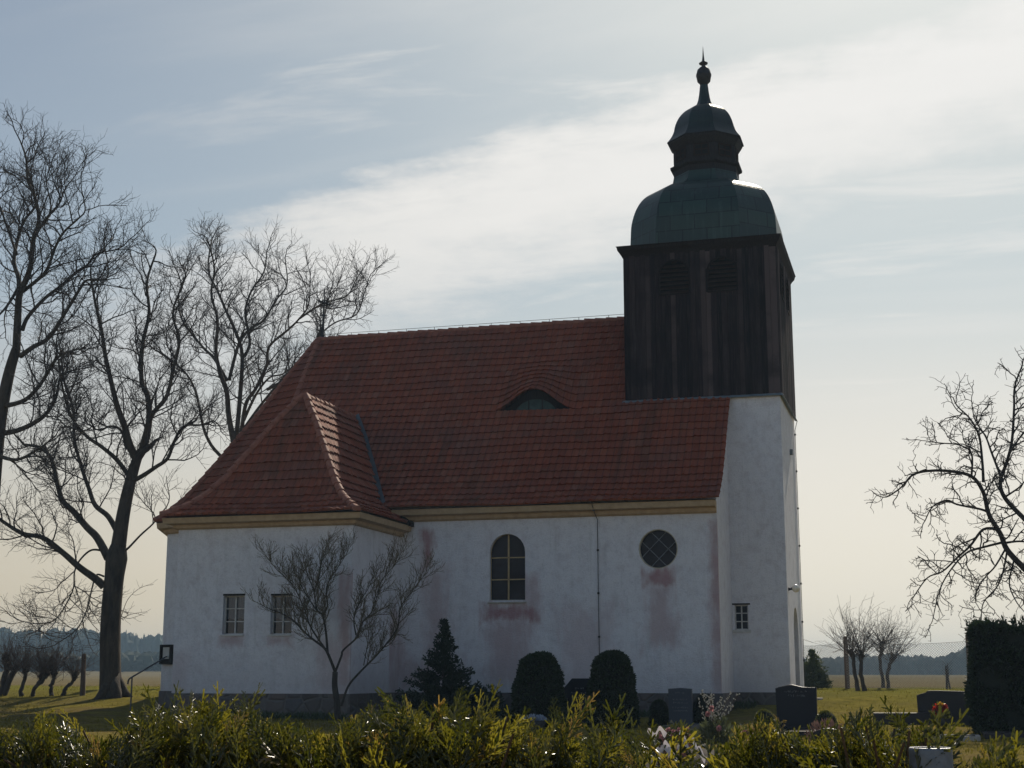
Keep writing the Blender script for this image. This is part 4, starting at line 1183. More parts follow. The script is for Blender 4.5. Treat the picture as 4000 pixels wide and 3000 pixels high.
# -- pollards and their sprays of switches
def pollard(name, label, group, base, stems, seed, n_sw, ln, mat_b, mat_t, r0=.12, up=1.0):
    T = thing(name, label, 'tree', tuple(base), group)
    r = np.random.default_rng(seed); tr, tw_ = MB(), MB()
    for pts in stems:
        P = catmull(pts, 4); P[1:] += r.normal(0, .02, (len(P)-1, 3))
        rad = r0 * np.interp(np.linspace(0, 1, len(P)), [0, .15, .7, .9, 1], [1.3, 1, .85, 1.35, .8]) * r.uniform(.9, 1.1, len(P))
        tr.tube(P, rad, 8)
        for k in range(5):
            q = P[-2] + r.normal(0, r0*.7, 3); tr.tube([q, q + unit(r.normal(0, 1, 3) + (0, 0, .8))*r0*1.6], [r0*.7, r0*.35], 6)
        for k in range(n_sw):
            q = P[-1 - int(r.random()*min(5, len(P)-1))] + r.normal(0, r0*.5, 3)
            d = unit(np.array([r.normal(0, .55), r.normal(0, .55), up*r.uniform(.4, 1.1)]))
            L = ln*r.uniform(.4, 1.1); Q = [q]
            for m in range(5):
                d = unit(d + r.normal(0, .13, 3) + (0, 0, .05)); Q.append(Q[-1] + d*L/5)
                if m > 0 and r.random() < .8:
                    e = unit(d + r.normal(0, .6, 3)); tw_.tube([Q[-1], Q[-1] + e*L*.14, Q[-1] + e*L*.28 + r.normal(0, .02, 3)], [.005, .0045, .004], 3, cap=False)
            tw_.tube(Q, np.linspace(.009, .004, 6), 3, cap=False)
    tr.build('trunk', mat_b, T, smooth=True); tw_.build('twigs', mat_t, T)
M['twig_p'] = simple('brown_switches', (0.07, 0.047, 0.039), (0.125, 0.085, 0.068), 4, 0.8, 0.0)
PG = 'pollarded stumps in the churchyard hedge row at the left edge'
Y = 50.5
LBL = ['thick pollarded stump cut by the left edge', 'upright pollarded stump next right of the edge stump', 'leaning crooked pollarded stump in the middle of the row', 'short upright pollarded stump beside the leaning one', 'slanting pollarded stump nearest the fence post']
for k, (xb, xt, yt, lab) in enumerate(zip((10, 85, 130, 200, 245), (25, 98, 165, 205, 295), (2570, 2610, 2630, 2625, 2635), LBL)):
    b0 = at(xb, 2716, Y); b0[2] = gz(b0[0], Y) - .05
    st = [[b0, at((xb*2 + xt)/3 - 5, (2716*2 + yt)/3, Y), at((xb + 2*xt)/3 + 6, (2716 + 2*yt)/3, Y + .1), at(xt, yt, Y)]]
    if k == 0: st.append([b0, at(40, 2650, Y), at(62, 2610, Y)])
    if k == 2: st.append([at(150, 2670, Y), at(175, 2650, Y), at(185, 2628, Y)])
    pollard('pollard_tree', lab, PG, b0, st, 60 + k, 70, 1.35, M['bark_d'], M['twig_p'], .12 if k == 0 else .078)
Y = 57.0
b0 = at(3352, 2702, Y); b0[2] = gz(b0[0], Y) - .03
S = 1/2.212
st = [[b0, *px_limb([(758, 760), (735, 620), (712, 530)], Y, 0, 0, S, 3000, 2300)], [b0 + (.25, .1, 0), *px_limb([(800, 740), (805, 640), (803, 565)], Y, 0, .2, S, 3000, 2300)]]
RG = 'two leafless pollarded shrubs at the back fence'
pollard('pollard_tree', 'two-stemmed pollarded shrub right beside the wooden fence post', RG, b0, st, 70, 60, 1.85, M['bark_d'], M['twig'], .082, 1.0)
Y = 61.0
b0 = at(3450, 2690, Y); b0[2] = gz(b0[0], Y) - .03
st = [[b0, *px_limb([(990, 760), (965, 640), (975, 560), (985, 470)], Y, 0, 0, S, 3000, 2300)], [b0 + (.2, .1, 0), *px_limb([(1035, 740), (1060, 640), (1090, 600)], Y, 0, .2, S, 3000, 2300)]]
pollard('pollard_tree', 'bushier pollarded shrub standing free of the post, second from it', RG, b0, st, 71, 70, 1.5, M['bark_d'], M['twig'], .074, .8)
Y = 62.0
b0 = at(3699, 2690, Y); b0[2] = gz(b0[0], Y)
T = thing('young_tree', 'thin dark young tree tied to a stake between pollards and clipped hedge', 'tree', tuple(b0))
mb = MB(); mb.tube([b0, at(3698, 2640, Y), at(3694, 2600, Y)], [.05, .045, .03], 6); mb.build('stake', M['bark_d'], T)
mb = MB(); mb.tube([b0 + (.12, 0, 0), at(3704, 2650, Y), at(3701, 2590, Y)], [.04, .03, .015], 5)
for k in range(10):
    q = at(3702, 2600 + 6*k, Y); mb.tube([q, q + np.array([(-1)**k*.2, .1, .25])], [.012, .006], 3)
mb.build('trunk', M['bark_d'], T)
# ------------------------------------------------------------------ evergreens
M['yew'] = leaf_mat('dark_clipped_green', (0.012, 0.022, 0.010), (0.030, 0.048, 0.018), (0.03, 0.05, 0.012), 0.2, 0.6, 0.3, 6)
M['spruce'] = leaf_mat('dark_spruce_green', (0.012, 0.022, 0.014), (0.032, 0.048, 0.026), (0.02, 0.035, 0.012), 0.15, 0.6, 0.25, 5)
M['juniper'] = leaf_mat('grey_green_juniper', (0.035, 0.055, 0.025), (0.075, 0.10, 0.05), (0.08, 0.10, 0.03), 0.3, 0.6, 0.3, 5)
M['boxleaf'] = leaf_mat('box_leaves', (0.03, 0.045, 0.010), (0.075, 0.09, 0.02), (0.11, 0.12, 0.02), 0.4, 0.4, 0.45, 14)
M['core'] = simple('dark_shrub_core', (0.006, 0.009, 0.005), (0.014, 0.017, 0.009), 8, 0.95, 0.0)  # solid near-black core added inside shrubs so nothing shows through

def sweepfill(name, label, cat, group, base, shape, n, leaf, m, seed, core=True, up=.3, out=1.0, kind_part='foliage', rough=.05):
    """clipped shrub: leaves stand on the surface given by shape(rng, n) -> points, normals (local)"""
    T = thing(name, label, cat, tuple(base), group)
    r = np.random.default_rng(seed)
    P, N = shape(r, n)
    dd = unit(N*out + r.normal(0, .65, P.shape) + np.array([0, 0, up]))
    P = P - N*np.abs(r.normal(0, rough, (len(P), 1)))
    mb = MB(); leaves(mb, P + np.array(base), dd, r.uniform(.6, 1.3, len(P))*leaf, r.uniform(.35, .6, len(P))*leaf, r)
    f = mb.build(kind_part, m, T)
    return T, f
def dome_shape(rx, ry, h, sq=2.6, taper=.12):
    def fn(r, n):
        d = unit(r.normal(size=(n*2, 3))); d[:, 2] = np.abs(d[:, 2])
        k = (np.abs(d[:, 0])**sq + np.abs(d[:, 1])**sq + np.abs(d[:, 2])**sq) ** (-1/sq)
        q = d * k[:, None]
        z = q[:, 2]
        tp = 1 + taper*(1 - z) - .0*z
        low = r.random(len(z))
        P = np.stack([q[:, 0]*rx*tp, q[:, 1]*ry*tp, z*h], -1)
        N = unit(np.stack([q[:, 0]/rx, q[:, 1]/ry, q[:, 2]**3/h], -1))
        lump = .035*np.sin(P[:, 0]*9 + P[:, 2]*7) + .03*np.sin(P[:, 1]*8 - P[:, 2]*11 + 1)
        P = P + N*lump[:, None]*min(rx, 1)*.9
        return P[:n], N[:n]
    return fn
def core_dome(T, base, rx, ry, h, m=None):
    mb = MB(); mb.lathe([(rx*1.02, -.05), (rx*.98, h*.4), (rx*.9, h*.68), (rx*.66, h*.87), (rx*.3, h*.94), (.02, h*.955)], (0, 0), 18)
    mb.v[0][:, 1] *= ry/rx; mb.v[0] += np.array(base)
    mb.build('inner_core', m or M['core'], T, smooth=True)
def base_at(px, Y, dz=0.0):
    x = ground_x(px, Y); return np.array([x, Y, gz(x, Y) + dz])

DG = 'two tall dark evergreen shrubs clipped to domes'
b = base_at(2105, 37.0); T, f = sweepfill('clipped_shrub', 'dark dome-clipped evergreen beside the conifer, leftmost of the tall pair', 'shrub', DG, b, dome_shape(.62, .6, 1.84, 2.9), 9000, .075, M['yew'], 1)
core_dome(T, b, .6, .58, 1.84)
b = base_at(2391, 37.2); T, f = sweepfill('clipped_shrub', 'dark dome-clipped evergreen overlapping the slate headstone, below the lightning wire', 'shrub', DG, b, dome_shape(.565, .55, 1.87, 3.1), 9000, .075, M['yew'], 2)
core_dome(T, b, .55, .53, 1.87)
BG = 'low rounded box bushes among the graves'
for px, Y, rx, h, lab, sd in [(2574, 38.0, .26, .66, 'low dark round bush pressed against the left flank of the grey headstone', 3), (2748, 38.2, .31, .82, 'taller dark round bush on the right flank of the grey headstone', 4),
                              (2984, 34.5, .26, .52, 'small round box ball with sunlit top left of the wavy headstone', 5), (3223, 34.5, .26, .50, 'small round box ball right of the wavy headstone near pale slabs', 6)]:
    b = base_at(px, Y); T, f = sweepfill('box_ball', lab, 'shrub', BG, b, dome_shape(rx, rx, h, 2.2), 2600, .045, M['boxleaf'] if sd > 4 else M['yew'], sd)
    core_dome(T, b, rx*.95, rx*.95, h)
# block hedge at the right border
def block_shape(lx, ly, h):
    def fn(r, n):
        a = np.array([lx*h, ly*h, lx*ly*1.2]); c = r.choice(4, n, p=np.array([a[0], a[1]/1, a[1], a[2]])/(a[0] + 2*a[1] + a[2]))
        u, v = r.uniform(-1, 1, n), r.uniform(-1, 1, n)
        P = np.zeros((n, 3)); N = np.zeros((n, 3)); z = (v+1)/2*h
        for k in range(n):
            if c[k] == 0: P[k] = (u[k]*lx/2, -ly/2, z[k]); N[k] = (0, -1, 0)
            elif c[k] == 1: P[k] = (-lx/2, u[k]*ly/2, z[k]); N[k] = (-1, 0, 0)
            elif c[k] == 2: P[k] = (lx/2, u[k]*ly/2, z[k]); N[k] = (1, 0, 0)
            else: P[k] = (u[k]*lx/2, v[k]*ly/2, h); N[k] = (0, 0, 1)
        P += N*(.07*np.sin(P[:, :1]*5 + P[:, 2:]*3) + .06*np.sin(P[:, 2:]*7 + P[:, 1:2]*6))
        return P, N
    return fn
Y = 35.0
b = np.array([at(3790, 2800, Y)[0] + 1.55, Y + .6, gz(0, Y)])
T, f = sweepfill('clipped_hedge', 'tall blackish block hedge with upright trimmed sides behind the grave kerb', 'hedge', None, b, block_shape(2.9, 1.2, 2.35), 15000, .10, M['yew'], 9, rough=.06)
mb = MB(); mb.box(b + (-1.40, -.55, -.1), b + (1.40, .55, 2.28)); mb.build('inner_core', M['core'], T)
r = np.random.default_rng(77); mb = MB()
for k in range(120):
    q = b + np.array([r.uniform(-1.4, 1.4), r.uniform(-.5, .5), 2.35]); d = unit(np.array([r.normal(0, .3), r.normal(0, .3), 1])); L = r.uniform(.1, .38)
    mb.tube([q, q + d*L], [.012, .005], 3, cap=False)
    leaves(mb, np.repeat((q + d*L*.5)[None], 5, 0) + r.normal(0, .03, (5, 3)), unit(d + r.normal(0, .6, (5, 3))), .1, .035, r)
mb.build('foliage', M['yew'], T)

def conifer(name, label, base, h, r_base, seed, m, layers=17, power=1.0, spread=(), leafl=.07, nper=34):
    T = thing(name, label, 'conifer', tuple(base))
    r = np.random.default_rng(seed); mb = MB(); tk = MB()
    tk.tube([base + (0, 0, -.1), base + (0, 0, h*.5), base + (0, 0, h*.97)], [.07, .045, .012], 7)
    Ps, Ds = [], []
    for k in range(layers):
        f = k / (layers - 1); z = h*(.06 + .92*f); rr = r_base*(1 - f)**power + .05
        nb = int(6 + 8*(1-f))
        for j in range(nb):
            a = r.uniform(0, 2*PI); L = rr*r.uniform(.62, 1.15); dr = r.uniform(-.05, .28)
            for q in np.linspace(.25, 1, max(3, int(L/.10))):
                p = base + np.array([math.cos(a)*L*q, math.sin(a)*L*q, z + dr*L*q*.6 + .18*L*q*q])
                m_ = max(4, int(nper*.3)); Ps.append(p + r.normal(0, .035, (m_, 3)))
                Ds.append(unit(np.array([math.cos(a)*.7, math.sin(a)*.7, .25]) + r.normal(0, .55, (m_, 3))))
    Ps.append(base + np.stack([r.normal(0, .03, 60), r.normal(0, .03, 60), h*r.uniform(.88, 1.0, 60)], -1)); Ds.append(unit(r.normal(0, .4, (60, 3)) + (0, 0, 1)))
    for (ox, oy, oz, rx, rz, n) in spread:
        q = unit(r.normal(size=(n, 3))) * r.random((n, 1))**.33
        q[:, 2] = np.abs(q[:, 2])
        Ps.append(base + np.array([ox, oy, oz]) + q*np.array([rx, rx*.8, rz])); Ds.append(unit(q + r.normal(0, .6, (n, 3)) + (0, 0, .2)))
    P, D = np.concatenate(Ps), np.concatenate(Ds)
    leaves(mb, P, D, r.uniform(.7, 1.4, len(P))*leafl, leafl*.42, r)
    tk.build('trunk', M['bark_d'], T); mb.build('foliage', m, T)
b = base_at(1733, 41.8)
conifer('spruce_tree', 'dark narrow-topped conifer with wide bushy foot before the white wall', b, 2.86, 1.3, 5, M['spruce'], 20, 1.2, [(.95, -.3, .1, .75, .75, 2600), (1.5, -.2, .0, .5, .95, 1200), (.1, -.3, 0, 1.1, .8, 2600), (-.7, -.1, 0, .55, .6, 900)], .085, 46)
b = base_at(3178, 60.0)
conifer('juniper_bush', 'grey-green juniper bush peeping out behind the tower', b, 1.5, .55, 6, M['juniper'], 10, .6, [(0, 0, .1, .5, 1.1, 1400), (.35, 0, .05, .35, .6, 700)], .09)
# dead stubble and low weeds at the wall foot
r = np.random.default_rng(12); mb = MB(); n = 5000
X = r.uniform(-22.5, -5.5, n); Yv = np.where(X < -16.6, 40.6, np.where(X < -6.3, 44.8, 47.8)) - np.abs(r.normal(0, .35, n))
Z = np.array([gz(a, c) for a, c in zip(X, Yv)])
leaves(mb, np.stack([X, Yv, Z], -1), unit(np.stack([r.normal(0, .5, n), r.normal(0, .5, n), np.ones(n)], -1)), r.uniform(.08, .3, n), r.uniform(.015, .04, n), r)
tag(mb.build('undergrowth', M['juniper']), kind='stuff')

# ------------------------------------------------------------------ graves
M['granite_d'] = simple('dark_polished_granite', (0.007, 0.008, 0.014), (0.018, 0.019, 0.028), 60, 0.45, 0.0, spec=0.2)
M['granite_g'] = simple('grey_granite', (0.045, 0.05, 0.065), (0.085, 0.092, 0.11), 70, 0.6, 0.1, spec=0.2)
M['granite_b'] = simple('brown_granite', (0.030, 0.026, 0.028), (0.06, 0.052, 0.054), 60, 0.6, 0.1, spec=0.15)
M['inscr'] = simple('pale_inscription', (0.16, 0.17, 0.19), (0.24, 0.25, 0.27), 30, 0.6, 0.0)
M['kerb'] = simple('pale_kerb_stone', (0.30, 0.27, 0.24), (0.42, 0.39, 0.35), 12, 0.8, 0.3)
M['soil'] = simple('dark_grave_soil', (0.03, 0.022, 0.016), (0.06, 0.045, 0.03), 12, 0.95, 0.8, bd=.04)
def slab(outline, y0, th, m, name, parent, bev=.012):
    """upright stone: outline (x, z) ccw seen from the front, thickness th"""
    n = len(outline); mb = MB(); c = np.mean(outline, 0)
    inn = [tuple(c + (np.array(p) - c)*(1 - bev*2)) for p in outline]
    rings = [[(x, y0, z) for x, z in inn], [(x, y0 + bev, z) for x, z in outline], [(x, y0 + th - bev, z) for x, z in outline], [(x, y0 + th, z) for x, z in inn]]
    i = mb.verts(np.concatenate(rings))
    for k in range(3): mb.faces([[i + k*n + q, i + k*n + (q+1) % n, i + (k+1)*n + (q+1) % n, i + (k+1)*n + q] for q in range(n)])
    mb.poly([i + q for q in range(n-1, -1, -1)]); mb.poly([i + 3*n + q for q in range(n)])
    return mb.build(name, m, parent)
def inscription(x0, x1, y, rows, seed, parent, hgt=.045):
    """weathered illegible strokes"""
    r = np.random.default_rng(seed); mb = MB()
    for z, fr in rows:
        w_ = (x1-x0)*fr; x = (x0+x1)/2 - w_/2
        while x < (x0+x1)/2 + w_/2:
            q = r.uniform(.015, .035)
            for s in range(r.integers(1, 4)):
                a = (x + r.uniform(0, q), z + r.uniform(0, hgt)); bq = (x + r.uniform(0, q), z + r.uniform(0, hgt))
                if abs(a[0]-bq[0]) + abs(a[1]-bq[1]) > .012: mb.bar((a[0], y - .002, a[1]), (bq[0], y - .002, bq[1]), .006, .004, (0, 1, 0))
            x += q + (.03 if r.random() < .15 else .012)
    return mb.build('lettering', M['inscr'], parent)
GG = 'headstones in the churchyard'
# 1 slate with bevelled shoulders
Y = 38.6; b = base_at(2290, Y); x0, x1 = at(2203, 2700, Y)[0], at(2377, 2700, Y)[0]; zt = at(2290, 2650, Y)[2]; zs = at(2203, 2686, Y)[2]; g0 = b[2]
T = thing('gravestone', 'dark slate headstone with slanted shoulders half hidden behind the dome shrub', 'gravestone', tuple(b), GG)
slab([(x0, g0 - .1), (x1, g0 - .1), (x1, zs), (x1 - .22, zt), (x0 + .22, zt), (x0, zs)], Y, .14, M['granite_d'], 'stone', T)
inscription(x0 + .1, x1 - .1, Y, [(zt - .28, .6), (zt - .40, .8), (zt - .52, .7), (zt - .64, .5)], 1, T)
# 2 grey rectangle
Y = 37.6; b = base_at(2656, Y); x0, x1 = at(2610, 2700, Y)[0], at(2702, 2700, Y)[0]; zt = at(2656, 2689, Y)[2]; g0 = b[2]
T = thing('gravestone', 'plain grey rectangular headstone flanked by two dark round bushes', 'gravestone', tuple(b), GG)
slab([(x0, g0 - .1), (x1, g0 - .1), (x1, zt - .01), ((x0+x1)/2, zt + .012), (x0, zt - .01)], Y, .14, M['granite_g'], 'stone', T)
inscription(x0 + .05, x1 - .05, Y, [(zt - .13, .5), (zt - .30, .8), (zt - .38, .7), (zt - .50, .8), (zt - .58, .7)], 2, T)
# 3 wavy top
Y = 35.4; b = base_at(3110, Y); x0, x1 = at(3029, 2700, Y)[0], at(3189, 2700, Y)[0]; g0 = b[2]
zz_ = lambda px, py: at(px, py, Y)[2]
topc = [(x1, zz_(3189, 2684)), *[(x0 + (x1-x0)*q, zz_(3110, 2685 - 10.5*math.exp(-((q-.38)/.22)**2) + 3*(q < .05))) for q in np.linspace(.97, .03, 18)], (x0, zz_(3029, 2688))]
T = thing('gravestone', 'wide dark headstone with wavy sunlit top between two box balls', 'gravestone', tuple(b), GG)
slab([(x0 + .02, g0 - .1), (x1 - .01, g0 - .1)] + topc, Y, .16, M['granite_d'], 'stone', T)
inscription(x0 + .12, x1 - .12, Y, [(zz_(3110, 2706), .75), (zz_(3110, 2722), .6)], 3, T, .06)
# 4 wide stepped stone with low wing
Y = 40.0; b = base_at(3690, Y); g0 = b[2]
T = thing('gravestone', 'broad brown granite headstone with stepped curved shoulders beside the block hedge', 'gravestone', tuple(b), GG)
xz = lambda px, py: (at(px, py, Y)[0], at(px, py, Y)[2])
slab([(xz(3588, 2800)[0], g0 - .1), (xz(3860, 2800)[0], g0 - .1), xz(3862, 2712), xz(3840, 2706), xz(3760, 2700), xz(3660, 2697), xz(3622, 2698), xz(3616, 2705), xz(3600, 2709), xz(3580, 2716)], Y, .16, M['granite_b'], 'stone', T)
slab([(xz(3412, 2800)[0], g0 - .1), (xz(3720, 2800)[0], g0 - .1), xz(3720, 2783), xz(3412, 2783)], Y - .5, .35, M['granite_b'], 'low_wing', T)
# grave kerbs, mounds, black stone
def kerbed(name, label, x0, x1, y0, y1, m, h=.12, group=None):
    g0 = gz((x0+x1)/2, (y0+y1)/2); T = thing(name, label, 'grave', ((x0+x1)/2, (y0+y1)/2, g0), group)
    mb = MB(); t = .09
    mb.box((x0, y0, g0 - .1), (x1, y0 + t, g0 + h)); mb.box((x0, y1 - t, g0 - .1), (x1, y1, g0 + h)); mb.box((x0, y0 + t, g0 - .1), (x0 + t, y1 - t, g0 + h - .003)); mb.box((x1 - t, y0 + t, g0 - .1), (x1, y1 - t, g0 + h - .003))
    mb.build('kerb', m, T)
    mb = MB(); gx, gy = np.linspace(x0 + t, x1 - t, 10), np.linspace(y0 + t, y1 - t, 10); X, Yq = np.meshgrid(gx, gy); r = np.random.default_rng(int(abs(x0)*100))
    i = mb.verts(np.stack([X, Yq, g0 + h*.6 + r.uniform(-.02, .03, X.shape)], -1)); k = (np.arange(9)[:, None]*10 + np.arange(9)[None]).ravel()
    mb.faces(np.stack([i+k, i+k+1, i+k+11, i+k+10], -1)); mb.build('soil', M['soil'], T)
    return T, g0
KG = 'kerbed graves'
kerbed('kerbed_grave', 'grave bed with dark stone kerb in front of the block hedge', .98, 2.6, 33.0, 34.4, M['granite_b'], .10, KG)
kerbed('kerbed_grave', 'grave bed with pale narrow kerb below the low granite wing', -.25, .88, 32.4, 33.4, M['kerb'], .07, KG)
kerbed('kerbed_grave', 'grave bed with dark kerb at the foot of the wavy headstone', at(3029, 2700, 34)[0], at(3189, 2700, 34)[0], 32.6, 35.3, M['granite_d'], .12, KG)
kerbed('kerbed_grave', 'grave bed before the plain grey headstone', at(2600, 2700, 36)[0], at(2712, 2700, 36)[0], 35.2, 37.5, M['granite_g'], .1, KG)
Y = 30.0; b = base_at(3228, Y); g0 = b[2]; x0, x1 = at(3168, 2700, Y)[0], at(3290, 2700, Y)[0]
T = thing('pillow_stone', 'low glossy black grave stone with curved top in front of the dead heather', 'gravestone', tuple(b))
zt = at(3228, 2845, Y)[2]
slab([(x0, g0 - .1), (x1, g0 - .1), (x1, zt - .10)] + [(x1 + (x0-x1)*q, zt - .09*(2*q-1)**2) for q in np.linspace(.08, .92, 9)] + [(x0, zt - .10)], Y, .3, M['granite_d'], 'stone', T)
# heather and flowers
M['heather'] = leaf_mat('faded_heather', (0.14, 0.085, 0.075), (0.24, 0.15, 0.13), (0.2, 0.12, 0.1), 0.3, 0.8, 0.1, 20)
M['rust'] = leaf_mat('rusty_dry_cypress', (0.17, 0.06, 0.02), (0.30, 0.12, 0.035), (0.35, 0.13, 0.03), 0.4, 0.7, 0.2, 10)
M['ribbon'] = leaf_mat('white_satin_ribbon', (0.68, 0.64, 0.70), (0.80, 0.77, 0.80), (0.6, 0.55, 0.6), 0.35, 0.35, 0.5, 8)
M['pink'] = leaf_mat('pink_petals', (0.52, 0.22, 0.24), (0.62, 0.34, 0.34), (0.6, 0.3, 0.3), 0.4, 0.6, 0.2, 20)
M['red'] = leaf_mat('red_petals', (0.45, 0.02, 0.015), (0.6, 0.05, 0.03), (0.6, 0.04, 0.02), 0.4, 0.5, 0.3, 20)
M['yellow'] = leaf_mat('yellow_petals', (0.75, 0.38, 0.02), (0.8, 0.5, 0.04), (0.8, 0.5, 0.03), 0.4, 0.5, 0.3, 20)
M['catkin'] = leaf_mat('silver_catkins', (0.58, 0.55, 0.50), (0.72, 0.69, 0.62), (0.5, 0.48, 0.4), 0.35, 0.8, 0.1, 20)
M['greygreen'] = leaf_mat('grey_green_leaves', (0.06, 0.075, 0.05), (0.13, 0.145, 0.10), (0.12, 0.14, 0.06), 0.35, 0.6, 0.3, 12)
def tuft(name, parts_, base, label, cat, group=None):
    T = thing(name, label, cat, tuple(base), group)
    for pn, m, P, D, L, Wd, r in parts_:
        mb = MB(); leaves(mb, P, D, L, Wd, r); mb.build(pn, m, T)
    return T
def ball_pts(r, n, c, rx, rz, up=.3):
    q = unit(r.normal(size=(n, 3))) * r.random((n, 1))**.4; q[:, 2] = np.abs(q[:, 2])
    return np.array(c) + q*np.array([rx, rx, rz]), unit(q + r.normal(0, .5, (n, 3)) + (0, 0, up))
r = np.random.default_rng(31)
b = base_at(3222, 30.9); P, D = ball_pts(r, 700, b, .42, .42, .8)
tuft('heather_bush', [('foliage', M['heather'], P, D, .10, .022, r)], b, 'faded pinkish heather clump behind the black pillow stone', 'plant')
b = base_at(2668, 23.5); P, D = [], []
for k in range(9):
    a = r.uniform(0, 6.28); q = np.linspace(0, 1, 60)
    P.append(b + np.stack([np.cos(a)*q*.06 + r.normal(0, .022, 60), np.sin(a)*q*.06 + r.normal(0, .022, 60), .25 + q*.36*r.uniform(.6, 1)], -1)); D.append(unit(r.normal(0, .4, (60, 3)) + (0, 0, 1)))
tuft('dried_cypress', [('foliage', M['rust'], np.concatenate(P), np.concatenate(D), .06, .02, r)], b, 'rusty brown dried cypress spray standing behind the white-ribboned wreath', 'plant')
# fresh grave with wreaths
b = base_at(2700, 23.3); T = thing('grave_mound', 'fresh earth grave mound under ribboned wreaths', 'grave', tuple(b))
mb = MB(); gx = np.linspace(-1, 1, 15); X, Yq = np.meshgrid(gx, gx); Zq = .30*np.clip(1 - np.abs(X)**3, 0, 1)*np.clip(1 - np.abs(Yq)**3, 0, 1) + r.normal(0, .012, X.shape) - .03
i = mb.verts(np.stack([b[0] + X*.75, b[1] + Yq*.9, b[2] + Zq], -1)); k = (np.arange(14)[:, None]*15 + np.arange(14)[None]).ravel()
mb.faces(np.stack([i+k, i+k+1, i+k+16, i+k+15], -1)); mb.build('soil', M['soil'], T, smooth=True)
def wreath(px, py, Y, rad, seed, label, nrib, tilt):
    r = np.random.default_rng(seed); c = at(px, py, Y)
    T = thing('wreath', label, 'wreath', tuple(c), 'funeral wreaths on the fresh grave')
    a = r.uniform(0, 2*PI, 900); q = r.normal(0, .05, (900, 3))
    ct, st = math.cos(tilt), math.sin(tilt)
    ringp = np.stack([np.cos(a)*rad, np.sin(a)*rad*st, np.sin(a)*rad*ct], -1) + q
    mb = MB(); leaves(mb, c + ringp, unit(ringp + r.normal(0, .12, (900, 3))), .08, .02, r); mb.build('greenery', M['boxleaf'], T)
    mb = MB(); a = r.uniform(0, 2*PI, 60)
    for k in range(60):
        p = c + np.array([math.cos(a[k])*rad, math.sin(a[k])*rad*st - .05, math.sin(a[k])*rad*ct]) + r.normal(0, .04, 3)
        leaves(mb, np.repeat(p[None], 9, 0), unit(r.normal(size=(9, 3)) + (0, -.5, .5)), .04, .035, r)
    mb.build('flowers', M['pink'], T)
    for k in range(nrib):
        p = c + np.array([r.uniform(-1.1, 1.1)*rad, -.10 - .05*k, r.uniform(-.2, .9)*rad]); d = unit(np.array([r.choice([-1, 1])*r.uniform(.5, 1), r.uniform(-.4, .1), r.uniform(-.7, .1)])); wv = unit(np.cross(d, (0, 1, .3)))
        mb = MB(); L = r.uniform(.18, .34); m_ = 14; rows = []
        for s in np.linspace(0, 1, m_):
            o = p + d*L*s + np.array([0, -.03*math.sin(s*7), .055*math.sin(s*9 + k) - .05*s*s]); wq = unit(wv + .5*np.array([0, math.sin(s*8 + k), math.cos(s*6)])) * .042
            rows.append((o - wq, o + wq))
        for (a0, a1), (b0_, b1) in zip(rows, rows[1:]): mb.quad(a0, a1, b1, b0_)
        mb.build('ribbon', M['ribbon'], T, smooth=True)
wreath(2640, 2905, 22.4, .22, 5, 'white ribboned funeral wreath with pink flowers in front of the rusty cypress spray', 6, .5)
wreath(2945, 2900, 22.8, .17, 6, 'smaller ribboned wreath lying under the silver willow twigs, right of its fellow', 5, .6)
b = base_at(2795, 24.5); c0 = at(2790, 2850, 24.5)
T = thing('willow_bouquet', 'bouquet of silver catkin twigs and pink roses on the fresh grave', 'bouquet', tuple(b))
mb, ck = MB(), MB()
for k in range(13):
    tip = at(2790 + r.uniform(-80, 95), 2700 + abs(r.normal(0, 34)), 24.5 + r.uniform(-.25, .25)); q0 = c0 + r.normal(0, .03, 3); mid = (q0 + tip)/2 + r.normal(0, .03, 3)
    P = catmull([q0, mid, tip], 6); mb.tube(P, np.linspace(.006, .003, len(P)), 4, cap=False)
    for q in P[4:]:
        for m_ in range(2):
            o = q + r.normal(0, .014, 3); d = unit(r.normal(0, .6, 3) + (0, 0, 1)); ck.tube([o, o + d*.012, o + d*.03], [.006, .011, .004], 5)
mb.build('stems', M['twig_br'], T); ck.build('catkin_blossoms', M['catkin'], T)
mb = MB(); P, D = ball_pts(r, 500, b + (0, 0, .28), .30, .42, .5); leaves(mb, P, D, .12, .035, r); mb.build('leaves', M['greygreen'], T)
mb = MB()
for q in (at(2780, 2768, 24.3), at(2808, 2845, 24.2), at(2765, 2790, 24.3)): leaves(mb, np.repeat(q[None], 26, 0), unit(r.normal(size=(26, 3)) + (0, -.3, .3)), .055, .05, r)
mb.build('roses', M['pink'], T)
c = at(3668, 2760, 38.8); b = base_at(3668, 38.8)
T = thing('flower_bouquet', 'red and yellow flowers before the broad brown headstone', 'bouquet', tuple(b))
mb = MB(); P, D = ball_pts(r, 260, b + (0, 0, .2), .2, .4, .6); leaves(mb, P, D, .1, .03, r); mb.build('leaves', M['boxleaf'], T)
mb = MB(); mb.lathe([(.07, b[2]), (.10, b[2] + .1), (.09, b[2] + .24)], (b[0], b[1]), 12); mb.build('vase', M['granite_g'], T)
for nm, m, pts in (('red_flowers', M['red'], [(3682, 2768), (3655, 2778), (3690, 2762), (3660, 2765)]), ('yellow_flowers', M['yellow'], [(3671, 2755), (3676, 2757)])):
    mb = MB()
    for px, py in pts: leaves(mb, np.repeat(at(px, py, 38.7)[None], 40, 0) + r.normal(0, .02, (40, 3)), unit(r.normal(size=(40, 3)) + (0, -.3, .3)), .075, .06, r)
    mb.build(nm, m, T)
b = base_at(2090, 35.6)
T = thing('flower_bowl', 'low bluish planted bowl at the foot of the left dome shrub', 'planter', tuple(b))
